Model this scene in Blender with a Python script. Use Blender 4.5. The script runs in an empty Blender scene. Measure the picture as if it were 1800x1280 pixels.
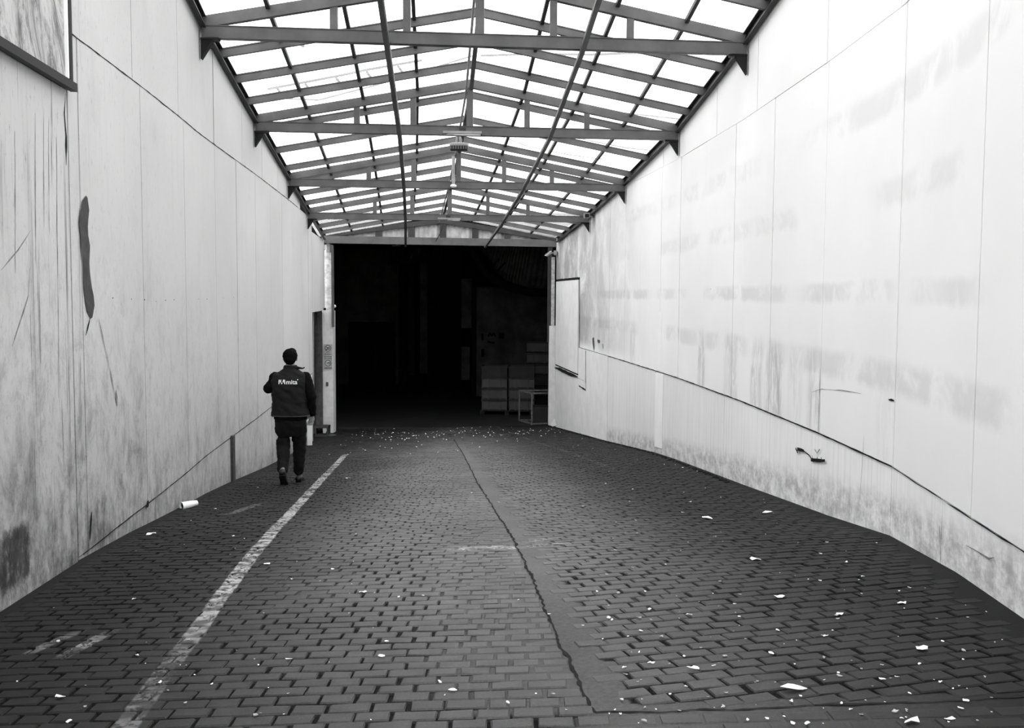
import bpy, bmesh, math, random
import numpy as np
from mathutils import Vector, Matrix, noise
from mathutils.bvhtree import BVHTree
random.seed(7)
C = bpy.context.scene.collection
PI = math.pi
# ---------------------------------------------------------------- camera, sky, exposure
F = 1750.0
PITCH = math.atan(120 / F)
ROLL = 0.0055
EYE = 1.45
cd = bpy.data.cameras.new('camera'); cam = bpy.data.objects.new('camera', cd); C.objects.link(cam)
cd.sensor_width = 36; cd.lens = 35.0; cd.clip_end = 200
cam.matrix_world = Matrix.Translation((0, 0, EYE)) @ Matrix.Rotation(PI/2 - PITCH, 4, 'X') @ Matrix.Rotation(ROLL, 4, 'Z')
bpy.context.scene.camera = cam
w = bpy.data.worlds.new('overcast_sky'); bpy.context.scene.world = w; w.use_nodes = True
w.node_tree.nodes['Background'].inputs[0].default_value = (1, 1, 1, 1)
w.node_tree.nodes['Background'].inputs[1].default_value = 4.0
sd = bpy.data.lights.new('soft_sun', 'SUN'); sd.energy = .45; sd.angle = math.radians(60)
so = bpy.data.objects.new('soft_sun', sd); C.objects.link(so)
so.rotation_euler = (math.radians(28), math.radians(-38), 0)   # veiled sun, high behind and to the left
vs = bpy.context.scene.view_settings
vs.view_transform = 'Standard'; vs.look = 'None'; vs.gamma = 1; vs.use_curve_mapping = False; vs.exposure = 0.0
bpy.context.scene.cycles.max_bounces = 10
bpy.context.scene.cycles.diffuse_bounces = 6
bpy.context.scene.cycles.transparent_max_bounces = 12
try: bpy.context.scene.cycles.use_denoising = True
except Exception: pass

# ---------------------------------------------------------------- plan of the place (metres)
_c, _s = math.cos(ROLL), math.sin(ROLL)
def ray(px, py):
    u = (px-900)/F; v = -(py-640)/F
    x = u*_c - v*_s; z = v*_c + u*_s
    dy = math.cos(PITCH) + z*math.sin(PITCH); dz = -math.sin(PITCH) + z*math.cos(PITCH)
    return Vector((x/dy, 1, dz/dy))
def at(px, py, y):
    r = ray(px, py); return Vector((r.x*y, y, EYE + r.z*y))
WR = np.array([(-4,1.5),(4.0,2.44),(4.85,2.54),(6.16,2.69),(7.35,2.83),(9,2.84),(12,2.76),(15.5,2.55),(19.3,2.18),(23.06,1.78),(28,1.22)])
WL = np.array([(-4,-2.0),(5.6,-2.9),(6.87,-3.03),(8.75,-3.21),(10.4,-3.39),(11.3,-3.5),(14.85,-3.82),(18.7,-4.2),(22.4,-4.6),(27.36,-5.15)])
FL = np.array([(-4,-1.42),(0,-1.58),(4,-1.72),(5.53,-1.80),(6.89,-1.87),(8.13,-1.97),(10.26,-2.18),(12.53,-2.40),(15.82,-2.75),(22.18,-3.36),(27.4,-3.83),(28.4,-3.85),(60,-3.85)])
FR = np.array([(-4,-1.25),(0,-1.38),(4,-1.52),(4.82,-1.58),(5.84,-1.63),(7.31,-1.77),(8.9,-1.96),(11.92,-2.25),(16.78,-2.64),(20.8,-3.04),(27.7,-3.66),(28.4,-3.70),(60,-3.72)])
EV = np.array([(-4,3.9),(7,3.5),(10.5,3.06),(11.5,2.93),(13,2.73),(15.2,2.46),(18.9,2.09),(22.8,1.755),(27.0,1.45),(28.2,1.40)])
def xl(y): return float(np.interp(y, WL[:,0], WL[:,1]))
def xr(y): return float(np.interp(y, WR[:,0], WR[:,1]))
def eave(y): return EYE + float(np.interp(y, EV[:,0], EV[:,1]))
def fz(x, y):
    a, b = xl(y), xr(y); t = min(max((x-a)/(b-a), 0), 1)
    base = np.interp(y, FL[:,0], FL[:,1])*(1-t) + np.interp(y, FR[:,0], FR[:,1])*t
    return EYE + float(base)
def on_floor(px, py):
    r = ray(px, py); y = 8.0
    for _ in range(60):
        y2 = (fz(r.x*y, y)-EYE)/r.z; y = y*0.5 + y2*0.5
    return Vector((r.x*y, y, fz(r.x*y, y)))
def on_wall(side, px, py):
    W = WL if side == 'l' else WR; r = ray(px, py); best = None
    for i in range(len(W)-1):
        (y0, x0), (y1, x1) = W[i], W[i+1]; m = (x1-x0)/(y1-y0); den = r.x-m
        if abs(den) < 1e-9: continue
        y = (x0-m*y0)/den
        if y > 1 and y0-1e-3 <= y <= y1+1.5*(i == len(W)-2)+1e-3: best = y
    if best is None: best = 27.0
    return best, EYE + r.z*best            # (distance along, height)

# ---------------------------------------------------------------- helpers
def bar(bm, p, q, w_, h_, up=(0,0,1)):
    p, q = Vector(p), Vector(q); d = (q-p).normalized(); up = Vector(up)
    s = d.cross(up)
    if s.length < 1e-4: s = d.cross(Vector((0,1,0)))
    s.normalize(); u = s.cross(d).normalized()
    v = [bm.verts.new(e + s*a*w_/2 + u*b*h_/2) for e in (p, q) for a, b in ((-1,-1),(1,-1),(1,1),(-1,1))]
    for f in ((3,2,1,0),(4,5,6,7),(0,1,5,4),(1,2,6,5),(2,3,7,6),(3,0,4,7)): bm.faces.new([v[i] for i in f])
def box(bm, lo, hi):
    lo, hi = Vector(lo), Vector(hi)
    v = [bm.verts.new((x,y,z)) for z in (lo.z,hi.z) for x,y in ((lo.x,lo.y),(hi.x,lo.y),(hi.x,hi.y),(lo.x,hi.y))]
    for f in ((3,2,1,0),(4,5,6,7),(0,1,5,4),(1,2,6,5),(2,3,7,6),(3,0,4,7)): bm.faces.new([v[i] for i in f])
def tube(bm, pts, r, n=8):
    pts = [Vector(p) for p in pts]; rs = r if isinstance(r, (list, tuple)) else [r]*len(pts); rings = []
    for i, p in enumerate(pts):
        d = (pts[min(i+1, len(pts)-1)]-pts[max(i-1, 0)]).normalized()
        a = d.cross(Vector((0,0,1)));
        if a.length < 1e-3: a = d.cross(Vector((0,1,0)))
        a.normalize(); b = d.cross(a)
        rings.append([bm.verts.new(p + (a*math.cos(t)+b*math.sin(t))*rs[i]) for t in [2*PI*k/n for k in range(n)]])
    for A, B in zip(rings[:-1], rings[1:]):
        for k in range(n): bm.faces.new((A[k], A[(k+1)%n], B[(k+1)%n], B[k]))
    bm.faces.new(rings[0][::-1]); bm.faces.new(rings[-1])
def ell(bm, c, rx, ry, rz, rot=None, seg=20):
    m = Matrix.Translation(c) @ (rot or Matrix.Identity(4)) @ Matrix.Diagonal((rx, ry, rz, 1))
    bmesh.ops.create_uvsphere(bm, u_segments=seg, v_segments=seg//2, radius=1, matrix=m)
def chain(bm, pts):                       # pts: (position, radius) - tapered limb
    for (p, r) in pts: ell(bm, p, r, r, r, seg=14)
    tube(bm, [p for p, _ in pts], [r for _, r in pts], 14)
def loft(bm, rings, n=24):                # rings: (cx, cy, z, rx, ry)
    R = []
    for cx, cy, z, rx, ry in rings:
        R.append([bm.verts.new((cx+rx*math.copysign(abs(math.cos(t))**.85, math.cos(t)), cy+ry*math.copysign(abs(math.sin(t))**.85, math.sin(t)), z)) for t in [2*PI*k/n for k in range(n)]])
    for A, B in zip(R[:-1], R[1:]):
        for k in range(n): bm.faces.new((A[k], A[(k+1)%n], B[(k+1)%n], B[k]))
    bm.faces.new(R[0][::-1]); bm.faces.new(R[-1])
def obj(name, bm, mat=None, parent=None, smooth=False, normals=True):
    me = bpy.data.meshes.new(name)
    if normals: bmesh.ops.recalc_face_normals(bm, faces=bm.faces[:])
    bm.to_mesh(me); bm.free()
    return wrap(name, me, mat, parent, smooth)
def wrap(name, me, mat=None, parent=None, smooth=False):
    o = bpy.data.objects.new(name, me); C.objects.link(o)
    if mat: me.materials.append(mat)
    if smooth: me.polygons.foreach_set('use_smooth', [True]*len(me.polygons))
    if parent: o.parent = parent; o.matrix_parent_inverse = parent.matrix_world.inverted() if False else Matrix.Identity(4)
    return o
def thing(name, label, cat, loc=(0,0,0), rotz=0, group=None):
    o = bpy.data.objects.new(name, None); C.objects.link(o); o.location = loc; o.rotation_euler = (0,0,rotz)
    o.empty_display_size = .1
    return tag(o, label, cat, group)
def tag(o, label, cat, group=None):
    o['label'] = label; o['category'] = cat
    if group: o['group'] = group
    return o
def struct(name):
    o = bpy.data.objects.new(name, None); C.objects.link(o); o['kind'] = 'structure'; return o
def voxel(bm, size, smooth=2, disp=0, dscale=.12, name='t'):
    me = bpy.data.meshes.new(name); bmesh.ops.recalc_face_normals(bm, faces=bm.faces[:]); bm.to_mesh(me); bm.free()
    o = bpy.data.objects.new(name, me); C.objects.link(o)
    m = o.modifiers.new('r', 'REMESH'); m.mode = 'VOXEL'; m.voxel_size = size
    if smooth:
        s = o.modifiers.new('s', 'SMOOTH'); s.iterations = smooth; s.factor = .6
    dg = bpy.context.evaluated_depsgraph_get(); dg.update()
    out = bpy.data.meshes.new_from_object(o.evaluated_get(dg))
    bpy.data.objects.remove(o)
    if disp:
        nv = len(out.vertices); nor = [v.normal.copy() for v in out.vertices]
        for v, nn in zip(out.vertices, nor):
            p = v.co; q = Vector((p.x/dscale, p.y/dscale, p.z/(dscale*.55) + p.x*5))
            v.co = p + nn*disp*(noise.noise(q) + .5*noise.noise(q*2.3))
    return out
def text_mesh(body, size, bold=0.0, align='CENTER'):
    cu = bpy.data.curves.new('t', 'FONT'); cu.body = body; cu.size = size; cu.align_x = align; cu.offset = bold; cu.resolution_u = 3
    o = bpy.data.objects.new('t', cu); C.objects.link(o)
    dg = bpy.context.evaluated_depsgraph_get(); dg.update()
    me = bpy.data.meshes.new_from_object(o.evaluated_get(dg)); bpy.data.objects.remove(o); return me

# ---------------------------------------------------------------- materials
class G:
    def __init__(s, name, rough=.8, spec=.3):
        s.m = bpy.data.materials.new(name); s.m.use_nodes = True; s.t = s.m.node_tree
        s.b = s.t.nodes['Principled BSDF']; s.b.inputs['Roughness'].default_value = rough
        s.b.inputs['Specular IOR Level'].default_value = spec
        g = s.t.nodes.new('ShaderNodeNewGeometry'); s.P = g.outputs['Position']
        sp = s.t.nodes.new('ShaderNodeSeparateXYZ'); s.t.links.new(s.P, sp.inputs[0]); s.x, s.y, s.z = sp.outputs
    def _in(s, sock, v):
        if isinstance(v, (int, float)):
            try: sock.default_value = v
            except Exception: sock.default_value = (v, v, v)
        elif isinstance(v, tuple): sock.default_value = v
        else: s.t.links.new(v, sock)
    def ma(s, op, a, b=0.0, c=None, clamp=False):
        n = s.t.nodes.new('ShaderNodeMath'); n.operation = op; n.use_clamp = clamp
        s._in(n.inputs[0], a); s._in(n.inputs[1], b)
        if c is not None: s._in(n.inputs[2], c)
        return n.outputs[0]
    def add(s, a, b): return s.ma('ADD', a, b)
    def sub(s, a, b): return s.ma('SUBTRACT', a, b)
    def mul(s, a, b): return s.ma('MULTIPLY', a, b)
    def vec(s, x, y, z):
        n = s.t.nodes.new('ShaderNodeCombineXYZ')
        for i, v in enumerate((x, y, z)): s._in(n.inputs[i], v)
        return n.outputs[0]
    def noise(s, v, scale=1., det=4., rough=.55, dist=0.):
        n = s.t.nodes.new('ShaderNodeTexNoise'); s.t.links.new(v, n.inputs['Vector'])
        n.inputs['Scale'].default_value = scale; n.inputs['Detail'].default_value = det; n.inputs['Roughness'].default_value = rough; n.inputs['Distortion'].default_value = dist
        return n.outputs[0]
    def ramp(s, v, lo, hi, a=0., b=1.):
        n = s.t.nodes.new('ShaderNodeMapRange'); n.interpolation_type = 'SMOOTHSTEP'
        s._in(n.inputs[0], v); s._in(n.inputs[1], lo); s._in(n.inputs[2], hi); s._in(n.inputs[3], a); s._in(n.inputs[4], b)
        return n.outputs[0]
    def mix(s, f, a, b):
        return s.add(a, s.mul(f, s.sub(b, a)))
    def bump_(s, v, c, r):    # 1 at c falling to 0 at distance r
        return s.ramp(s.ma('ABSOLUTE', s.sub(v, c)), r*.35, r, 1., 0.)
    def color(s, v): s.t.links.new(v, s.b.inputs['Base Color'])
    def bump(s, h, dist=.01, strength=.5):
        n = s.t.nodes.new('ShaderNodeBump'); n.inputs['Strength'].default_value = strength; n.inputs['Distance'].default_value = dist
        s.t.links.new(h, n.inputs['Height']); s.t.links.new(n.outputs[0], s.b.inputs['Normal'])
def plain(name, v, rough=.7, spec=.3, metal=0., var=.25, scale=6., bump=0.):
    g = G(name, rough, spec); n = g.noise(g.P, scale, 5, .6)
    g.color(g.mul(g.ramp(n, .25, .75, 1-var, 1+var), v)); g.b.inputs['Metallic'].default_value = metal
    if bump: g.bump(n, bump)
    return g.m

FLOORLINE = lambda g, o=0.: g.add(g.mul(g.y, -.096), EYE-1.05-o)   # rough floor height along the ramp
def wall_left_mat():
    g = G('stained_pale_concrete', .85, .2)
    big = g.noise(g.vec(g.y, 0, g.z), .45, 4, .5)
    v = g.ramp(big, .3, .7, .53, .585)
    # tie-level blotches
    cl = g.noise(g.vec(g.y, 3, g.z), 1.3, 5, .6, .6)
    v = g.mul(v, g.ramp(cl, .56, .78, 1., .90))
    # rain streaks, strongest on the boards near the open end
    st = g.noise(g.vec(g.mul(g.y, 9.), 1., g.mul(g.z, .30)), 1., 5, .65)
    st2 = g.noise(g.vec(g.mul(g.y, 26.), 5., g.mul(g.z, .5)), 1., 4, .6)
    near = g.ramp(g.y, 6.6, 7.6, 1., .0)
    patch = g.noise(g.vec(g.y, 9., g.z), .9, 3, .5)
    k = g.mul(g.ramp(st, .52, .72), g.ramp(patch, .35, .6))
    v = g.mul(v, g.sub(1., g.mul(k, g.add(g.mul(near, .62), .07))))
    v = g.mul(v, g.sub(1., g.mul(g.ramp(st2, .60, .74), g.add(g.mul(near, .6), .05))))
    # grime from the floor up
    h = g.sub(g.z, FLOORLINE(g, .19))
    gr = g.noise(g.vec(g.mul(g.y, 2.2), 0, g.mul(g.z, 1.4)), 1., 8, .7)
    fine = g.noise(g.vec(g.mul(g.y, 5.), 0, g.mul(g.z, 3.)), 2., 8, .75)
    dirt = g.mul(g.ramp(h, 1.5, .1), g.ramp(g.add(gr, g.mul(fine, .5)), .62, 1.0))
    nd = g.ramp(g.y, 10., 6.5, 1., 1.7)
    v = g.mul(v, g.sub(1., g.mul(g.mul(dirt, .45), nd)))
    low = g.mul(g.ramp(h, .42, -.05), g.ramp(fine, .25, .65))
    v = g.mul(v, g.sub(1., g.mul(low, .45)))
    spk = g.noise(g.vec(g.mul(g.y, 11.), 3., g.mul(g.z, 7.)), 1.3, 9, .82, .3)
    v = g.mul(v, g.sub(1., g.mul(g.mul(g.ramp(spk, .50, .70), g.ramp(h, 3.2, .2, .05, 1.)), .34)))
    v = g.mul(v, g.add(1., g.mul(g.mul(g.ramp(spk, .46, .34), g.ramp(h, 2.4, .6)), .10)))
    blot = g.noise(g.vec(g.mul(g.y, 3.2), 11., g.mul(g.z, 2.2)), 1., 9, .78, .5)
    nearw = g.ramp(g.y, 13., 6.8, .25, 1.)
    v = g.mul(v, g.sub(1., g.mul(g.mul(g.ramp(blot, .46, .66), g.mul(nearw, g.ramp(h, 3.0, .3))), .42)))
    sp2 = g.noise(g.vec(g.mul(g.y, 30.), 1., g.mul(g.z, 9.)), 1., 7, .8)
    v = g.mul(v, g.sub(1., g.mul(g.mul(g.ramp(sp2, .55, .68), nearw), .40)))
    smudge = g.mul(g.ramp(h, 2.6, 1.2, 0., 1.), g.ramp(gr, .5, .8))
    v = g.mul(v, g.sub(1., g.mul(smudge, .18)))
    v = g.mul(v, g.mix(g.ramp(h, 1.9, .3), 1., .86))
    # black mould patch low on the nearest board
    bl = g.mul(g.bump_(g.y, 5.75, .42), g.bump_(g.z, -.10, .30))
    mot = g.noise(g.vec(g.mul(g.y, 5.), 0, g.mul(g.z, 3.)), 1.3, 9, .8)
    v = g.mul(v, g.sub(1., g.mul(g.ramp(g.add(g.mul(bl, .8), g.mul(mot, 1.4)), 1.12, 1.50), .85)))
    # scuffed grey area on the board above the steel angle
    up = g.mul(g.ramp(g.y, 6.95, 6.8), g.ramp(g.z, EYE+1.36, EYE+1.42))
    sc = g.noise(g.vec(g.add(g.mul(g.y, 3.), g.mul(g.z, 1.2)), 0, g.mul(g.z, 1.)), 1.6, 9, .8, 1.2)
    v = g.mul(v, g.sub(1., g.mul(g.mul(up, g.ramp(sc, .42, .66)), .74)))
    g.color(v); g.bump(fine, .004, .35); return g.m
def wall_right_mat():
    g = G('white_limewashed_concrete', .8, .25)
    big = g.noise(g.vec(g.y, 0, g.z), .5, 4, .5)
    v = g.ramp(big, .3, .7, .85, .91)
    fn = g.noise(g.vec(g.mul(g.y, 1.), 2, g.mul(g.z, 1.)), 2.2, 7, .65, .5)
    # faint level bands where the pours meet
    for hh, amp, wd in ((1.5, .11, .16), (.80, .09, .15), (.05, .17, .12), (-.58, .15, .16)):
        wob = g.add(g.z, g.mul(g.sub(fn, .5), .16))
        m = g.mul(g.bump_(wob, EYE+hh, wd), g.ramp(fn, .36, .58))
        fade = g.ramp(g.noise(g.vec(g.y, hh*7, 0), .45, 2), .38, .55)
        v = g.mul(v, g.sub(1., g.mul(g.mul(m, fade), amp)))
    # damp runs below the lowest band
    for yy, r_, amp in ((10.6, .42, .40), (11.3, .35, .30), (13.9, .28, .40), (12.4, .42, .26), (9.3, .26, .30), (9.9, .3, .15), (18.6, .3, .2), (7.55, .2, .1)):
        st = g.noise(g.vec(g.mul(g.y, 7.), yy, g.mul(g.z, 1.8)), 1., 6, .7, .9)
        m = g.mul(g.bump_(g.y, yy, r_), g.mul(g.ramp(g.z, EYE-.35, EYE-.75), g.ramp(g.z, EYE-1.27, EYE-1.22)))
        v = g.mul(v, g.sub(1., g.mul(g.mul(m, g.ramp(st, .36, .66)), amp)))
    # lower tier: colour lifted against weaker light, greyer further on, fine vertical rain runs
    low = g.ramp(g.z, EYE-1.24, EYE-1.27); v = g.mul(v, g.add(1., g.mul(low, .03)))
    lowg = g.mul(low, g.ramp(g.y, 26., 8., .9, 1.))
    st = g.noise(g.vec(g.mul(g.y, 16.), 4., g.mul(g.z, .5)), 1., 6, .65)
    v = g.mul(v, g.sub(1., g.mul(lowg, g.ramp(st, .42, .74, .0, .15))))
    v = g.mul(v, g.sub(1., g.mul(low, g.ramp(g.y, 9., 16.5, 0., .13))))
    st3 = g.noise(g.vec(g.mul(g.y, 34.), 4., g.mul(g.z, .4)), 1., 4, .65)
    v = g.mul(v, g.sub(1., g.mul(g.ramp(st3, .58, .74), g.mul(low, .14))))
    # grime along the foot
    h = g.sub(g.z, g.add(FLOORLINE(g), .12))
    gr = g.noise(g.vec(g.mul(g.y, 3.), 0, g.mul(g.z, 4.)), 1.5, 8, .75)
    v = g.mul(v, g.sub(1., g.mul(g.mul(g.ramp(h, .26, .0), g.ramp(gr, .34, .66)), .5)))
    # weathered grey end next to the hall
    e = g.mul(g.ramp(g.y, 16., 26.), g.ramp(g.z, EYE-1.3, EYE-1.0))
    e2 = g.noise(g.vec(g.mul(g.y, 1.), 7, g.mul(g.z, .8)), 1.0, 7, .7, .4)
    v = g.mul(v, g.sub(1., g.mul(e, g.ramp(e2, .30, .62, .12, .60))))
    g.color(v); g.bump(gr, .003, .3); return g.m

def roof_mat():
    m = bpy.data.materials.new('translucent_roof_sheet'); m.use_nodes = True; t = m.node_tree; t.nodes.clear()
    o = t.nodes.new('ShaderNodeOutputMaterial'); a = t.nodes.new('ShaderNodeBsdfTransparent'); b = t.nodes.new('ShaderNodeBsdfTranslucent')
    mx = t.nodes.new('ShaderNodeMixShader'); g = t.nodes.new('ShaderNodeNewGeometry'); n = t.nodes.new('ShaderNodeTexNoise')
    n.inputs['Scale'].default_value = 1.1; n.inputs['Detail'].default_value = 7; n.inputs['Roughness'].default_value = .7
    r = t.nodes.new('ShaderNodeMapRange'); r.inputs[1].default_value = .3; r.inputs[2].default_value = .75; r.inputs[3].default_value = .94; r.inputs[4].default_value = .80
    t.links.new(g.outputs['Position'], n.inputs['Vector']); t.links.new(n.outputs[0], r.inputs[0])
    t.links.new(r.outputs[0], b.inputs[0]); t.links.new(r.outputs[0], a.inputs[0]); mx.inputs[0].default_value = .18
    t.links.new(a.outputs[0], mx.inputs[1]); t.links.new(b.outputs[0], mx.inputs[2]); t.links.new(mx.outputs[0], o.inputs[0])
    return m

# worn paint on the floor, laid out on the ground in metres
PA, PB = on_floor(232, 1262), on_floor(606, 800)
RA, RB = on_floor(867, 743), on_floor(1093, 830)
def floor_paint(g, v):
    wear = g.noise(g.P, 30., 6, .7); wear2 = g.noise(g.P, 2.2, 3, .6)
    def band(A, B, half, y0, y1, amp, lo):
        d = (B-A).xy.normalized(); n = Vector((-d.y, d.x))
        s = g.sub(g.add(g.mul(g.x, n.x), g.mul(g.y, n.y)), A.xy.dot(n))
        wob = g.mul(g.sub(wear2, .5), .03)
        m = g.ramp(g.ma('ABSOLUTE', g.add(s, wob)), half*.85, half*1.1, 1., 0.)
        al = g.add(g.mul(g.x, d.x), g.mul(g.y, d.y)); a0 = A.xy.dot(d)
        m = g.mul(m, g.ramp(g.noise(g.vec(g.mul(g.x, 6.5), g.mul(g.y, 10.), 3.), 1., 1, .5), .38, .55, .25, 1.))
        m = g.mul(m, g.mul(g.ramp(al, a0+y0-.1, a0+y0+.1), g.ramp(al, a0+y1+.2, a0+y1-.2)))
        return g.mul(m, g.ramp(g.add(wear, g.mul(wear2, .5)), lo, lo+.2, 0., amp))
    p = g.mul(band(PA, PB, .052, -.3, (PB-PA).length, 1., .62), g.ramp(g.y, 4.3, 6.0, .28, 1.))
    v = g.mix(p, v, .40)
    p = band(RA, RB, .04, .3, (RB-RA).length, .35, .72); v = g.mix(p, v, .3)
    # remains of a painted bar across the lane and of letters at the left
    for (a, b, half, amp, lo) in (((790,965),(905,962),.075,.9,.68), ((880,965),(990,956),.05,.8,.68), ((915,955),(975,945),.05,.6,.66), ((60,1145),(120,1118),.035,.45,.62), ((120,1150),(182,1118),.04,.5,.6), ((400,905),(460,885),.05,.22,.6)):
        A, B = on_floor(*a), on_floor(*b)
        v = g.mix(band(A, B, half, 0, (B-A).length, amp, lo), v, .42)
    return v
def brick_mat(near=True):
    g = G('worn_granite_setts', .62, .32)
    per = g.noise(g.vec(g.mul(g.x, 6.5), g.mul(g.y, 10.), 0), 1., 0, 0)
    grain = g.noise(g.P, 90., 8, .8); big = g.noise(g.vec(g.x, g.y, 0), .7, 4, .6, .4)
    # across the lane: pale worn wheel tracks, dirty edges, plus a vignette painted in
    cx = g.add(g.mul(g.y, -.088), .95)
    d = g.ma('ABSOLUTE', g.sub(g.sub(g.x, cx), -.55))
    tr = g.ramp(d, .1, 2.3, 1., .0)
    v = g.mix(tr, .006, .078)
    v = g.mul(v, g.ramp(g.y, 3.6, 7., .50, 1.))  # darker towards the camera: vignette put into the colour
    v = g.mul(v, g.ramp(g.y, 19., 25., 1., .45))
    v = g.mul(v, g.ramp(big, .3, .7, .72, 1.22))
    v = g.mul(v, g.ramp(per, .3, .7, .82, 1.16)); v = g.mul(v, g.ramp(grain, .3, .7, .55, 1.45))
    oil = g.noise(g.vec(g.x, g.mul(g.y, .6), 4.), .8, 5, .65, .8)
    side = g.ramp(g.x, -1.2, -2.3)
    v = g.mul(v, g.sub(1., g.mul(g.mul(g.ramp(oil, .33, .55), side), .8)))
    v = floor_paint(g, v)
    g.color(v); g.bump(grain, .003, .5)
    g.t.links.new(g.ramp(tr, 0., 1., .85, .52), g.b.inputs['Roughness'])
    return g.m
def mortar_mat():
    g = G('dirt_and_cement_joints', .9, .15)
    a = g.t.nodes.new('ShaderNodeAttribute'); a.attribute_name = 'fill'; f = a.outputs['Fac']
    grain = g.noise(g.P, 45., 7, .7); big = g.noise(g.P, 1.2, 4)
    cem = g.mul(g.mul(g.ramp(big, .3, .7, .105, .13), g.ramp(g.ma('ABSOLUTE', g.sub(g.sub(g.x, g.add(g.mul(g.y, -.088), .95)), -.55)), .3, 2.2, .95, .09)), g.ramp(grain, .3, .7, .8, 1.2))  # cement takes the same painted vignette: pale middle, dark edges
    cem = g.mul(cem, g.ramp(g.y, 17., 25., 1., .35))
    cem = g.mul(cem, g.ramp(g.y, 4.2, 7., .65, 1.))  # near end darkened, again as vignette in the colour
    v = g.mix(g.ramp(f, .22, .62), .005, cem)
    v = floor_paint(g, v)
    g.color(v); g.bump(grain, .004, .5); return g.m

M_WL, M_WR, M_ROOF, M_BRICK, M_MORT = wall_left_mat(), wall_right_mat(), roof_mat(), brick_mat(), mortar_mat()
M_BACK = plain('dark_joint', .006, .9, .1)
M_STEEL = plain('grey_painted_steel', .085, .5, .4, 0., .25, 3.)
M_STEELD = plain('dark_weathered_steel', .022, .6, .4, 0., .35, 5.)
M_STEELL = plain('galvanised_steel', .25, .45, .5, .0, .2, 5.)
M_BLACK = plain('black_paint', .004, .6, .3)
M_CRACK = plain('open_crack_and_cup_shade', .015, .95, .1)
M_GREYP = plain('dark_grey_paint_smear', .06, .8, .2, 0, .35, 9.)
M_WHITE = plain('white_plaster', .80, .8, .2, 0., .06, 3.)
M_WHITE2 = plain('fresh_white_paint', .92, .6, .3, 0., .03, 3.)
M_PLAST = plain('rough_grey_plaster', .48, .9, .1, 0., .35, 9., .01)
M_PILLAR = plain('limewashed_pillar', .62, .85, .2, 0., .10, 5., .003)
M_CORR = plain('pale_corrugated_sheet', .42, .6, .3, 0., .3, 4.)
M_LITTER = plain('white_petals_and_scraps', .85, .8, .2, 0., .15, 30.)
M_LITTER2 = plain('grey_dry_scraps', .35, .8, .2, 0., .3, 30.)
M_HALL = plain('dark_hall_plaster', .050, .9, .1, 0., .45, 1.6)  # darkness of the unlit hall is put into the albedo
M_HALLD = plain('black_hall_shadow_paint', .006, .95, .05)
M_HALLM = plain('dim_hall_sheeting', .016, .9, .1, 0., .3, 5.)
M_CRATE = plain('grey_plastic_crate', .055, .6, .3, 0., .15, 3.)
M_CRATED = plain('dark_grey_plastic_crate', .014, .6, .3, 0., .2, 3.)
M_RUST = plain('rusty_worn_frame_steel', .10, .7, .3, 0., .5, 12.)
M_TEXT = plain('black_sign_ink', .01, .6, .2)
M_SIGN = plain('weathered_sign_board', .36, .6, .3, 0., .12, 9.)

# ---------------------------------------------------------------- floor: joint bed + setts
CR = [on_floor(*p) for p in ((798,772),(815,800),(840,850),(866,890),(900,945),(926,1000),(950,1050),(975,1110),(1000,1160),(1028,1218),(1046,1250))]
CRY = np.array([p.y for p in CR][::-1]); CRX = np.array([p.x for p in CR][::-1])
YC = CR[-1].y                                    # where the crack turns right
def crx(y): return float(np.interp(y, CRY, CRX))
E1, E2, E3 = on_floor(1048,1253), on_floor(1250,1249), on_floor(1620,1234)
def edge_y(x):                                   # crack running right near the camera
    return float(np.interp(x, [E1.x, E2.x, E3.x, 3.2], [E1.y, E2.y, E3.y, E3.y+.12]))
def strip_w(y): return .05 + .035*y**.6 if y < 12 else .20
def fill_at(x, y):
    d = x - crx(y); f = noise.noise(Vector((x*1.1, y*.9, 3.1)))*.5 + noise.noise(Vector((x*5, y*5, 8.)))*.3 + .3
    if y > YC and 0 <= d < strip_w(y)+.05: return 1.0
    if y > YC and -.9 < d < 0: f = max(f, 1.1 + d*1.1 + .35*noise.noise(Vector((x*3, y*3, 1))))
    if abs(d+2.0) < .5 and y > 6: f += .25
    if y < 5.6 and d < -.9: f -= .45
    if d > 1.2: f -= .1
    if y > 15: f += (y-15)*.15
    if x > E1.x-.1 and y < edge_y(x)+.09: f = .9 if y < edge_y(x)-.1 else 1.
    if xl(y)+.22 > x or xr(y)-.3 < x: f = 1.0
    return min(max(f*.93, 0), .93)
floor = None
def build_floor():
    ny = 330; ys = np.concatenate([np.linspace(-4, 3, 12)[:-1], np.linspace(3, 28.4, ny)]); nx = 84
    verts = []; fills = []
    for y in ys:
        a, b = xl(y)-.3, xr(y)+.3
        for i in range(nx):
            x = a+(b-a)*i/(nx-1); f = fill_at(x, y) if y > 3 else .6
            verts.append((x, y, fz(x, y) - .018*(1-f) + (.0 if f < 1 else -.001))); fills.append(f)
    faces = [(j*nx+i, j*nx+i+1, (j+1)*nx+i+1, (j+1)*nx+i) for j in range(len(ys)-1) for i in range(nx-1)]
    me = bpy.data.meshes.new('floor'); me.from_pydata(verts, [], faces)
    at_ = me.attributes.new('fill', 'FLOAT', 'POINT'); at_.data.foreach_set('value', fills)
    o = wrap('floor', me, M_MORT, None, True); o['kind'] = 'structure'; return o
floor = build_floor()
def sett_faces():    # 12 verts: top 4, shoulder 4, foot 4
    return [(0,1,2,3),(0,4,5,1),(1,5,6,2),(2,6,7,3),(3,7,4,0),(4,8,9,5),(5,9,10,6),(6,10,11,7),(7,11,8,4)]
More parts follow.
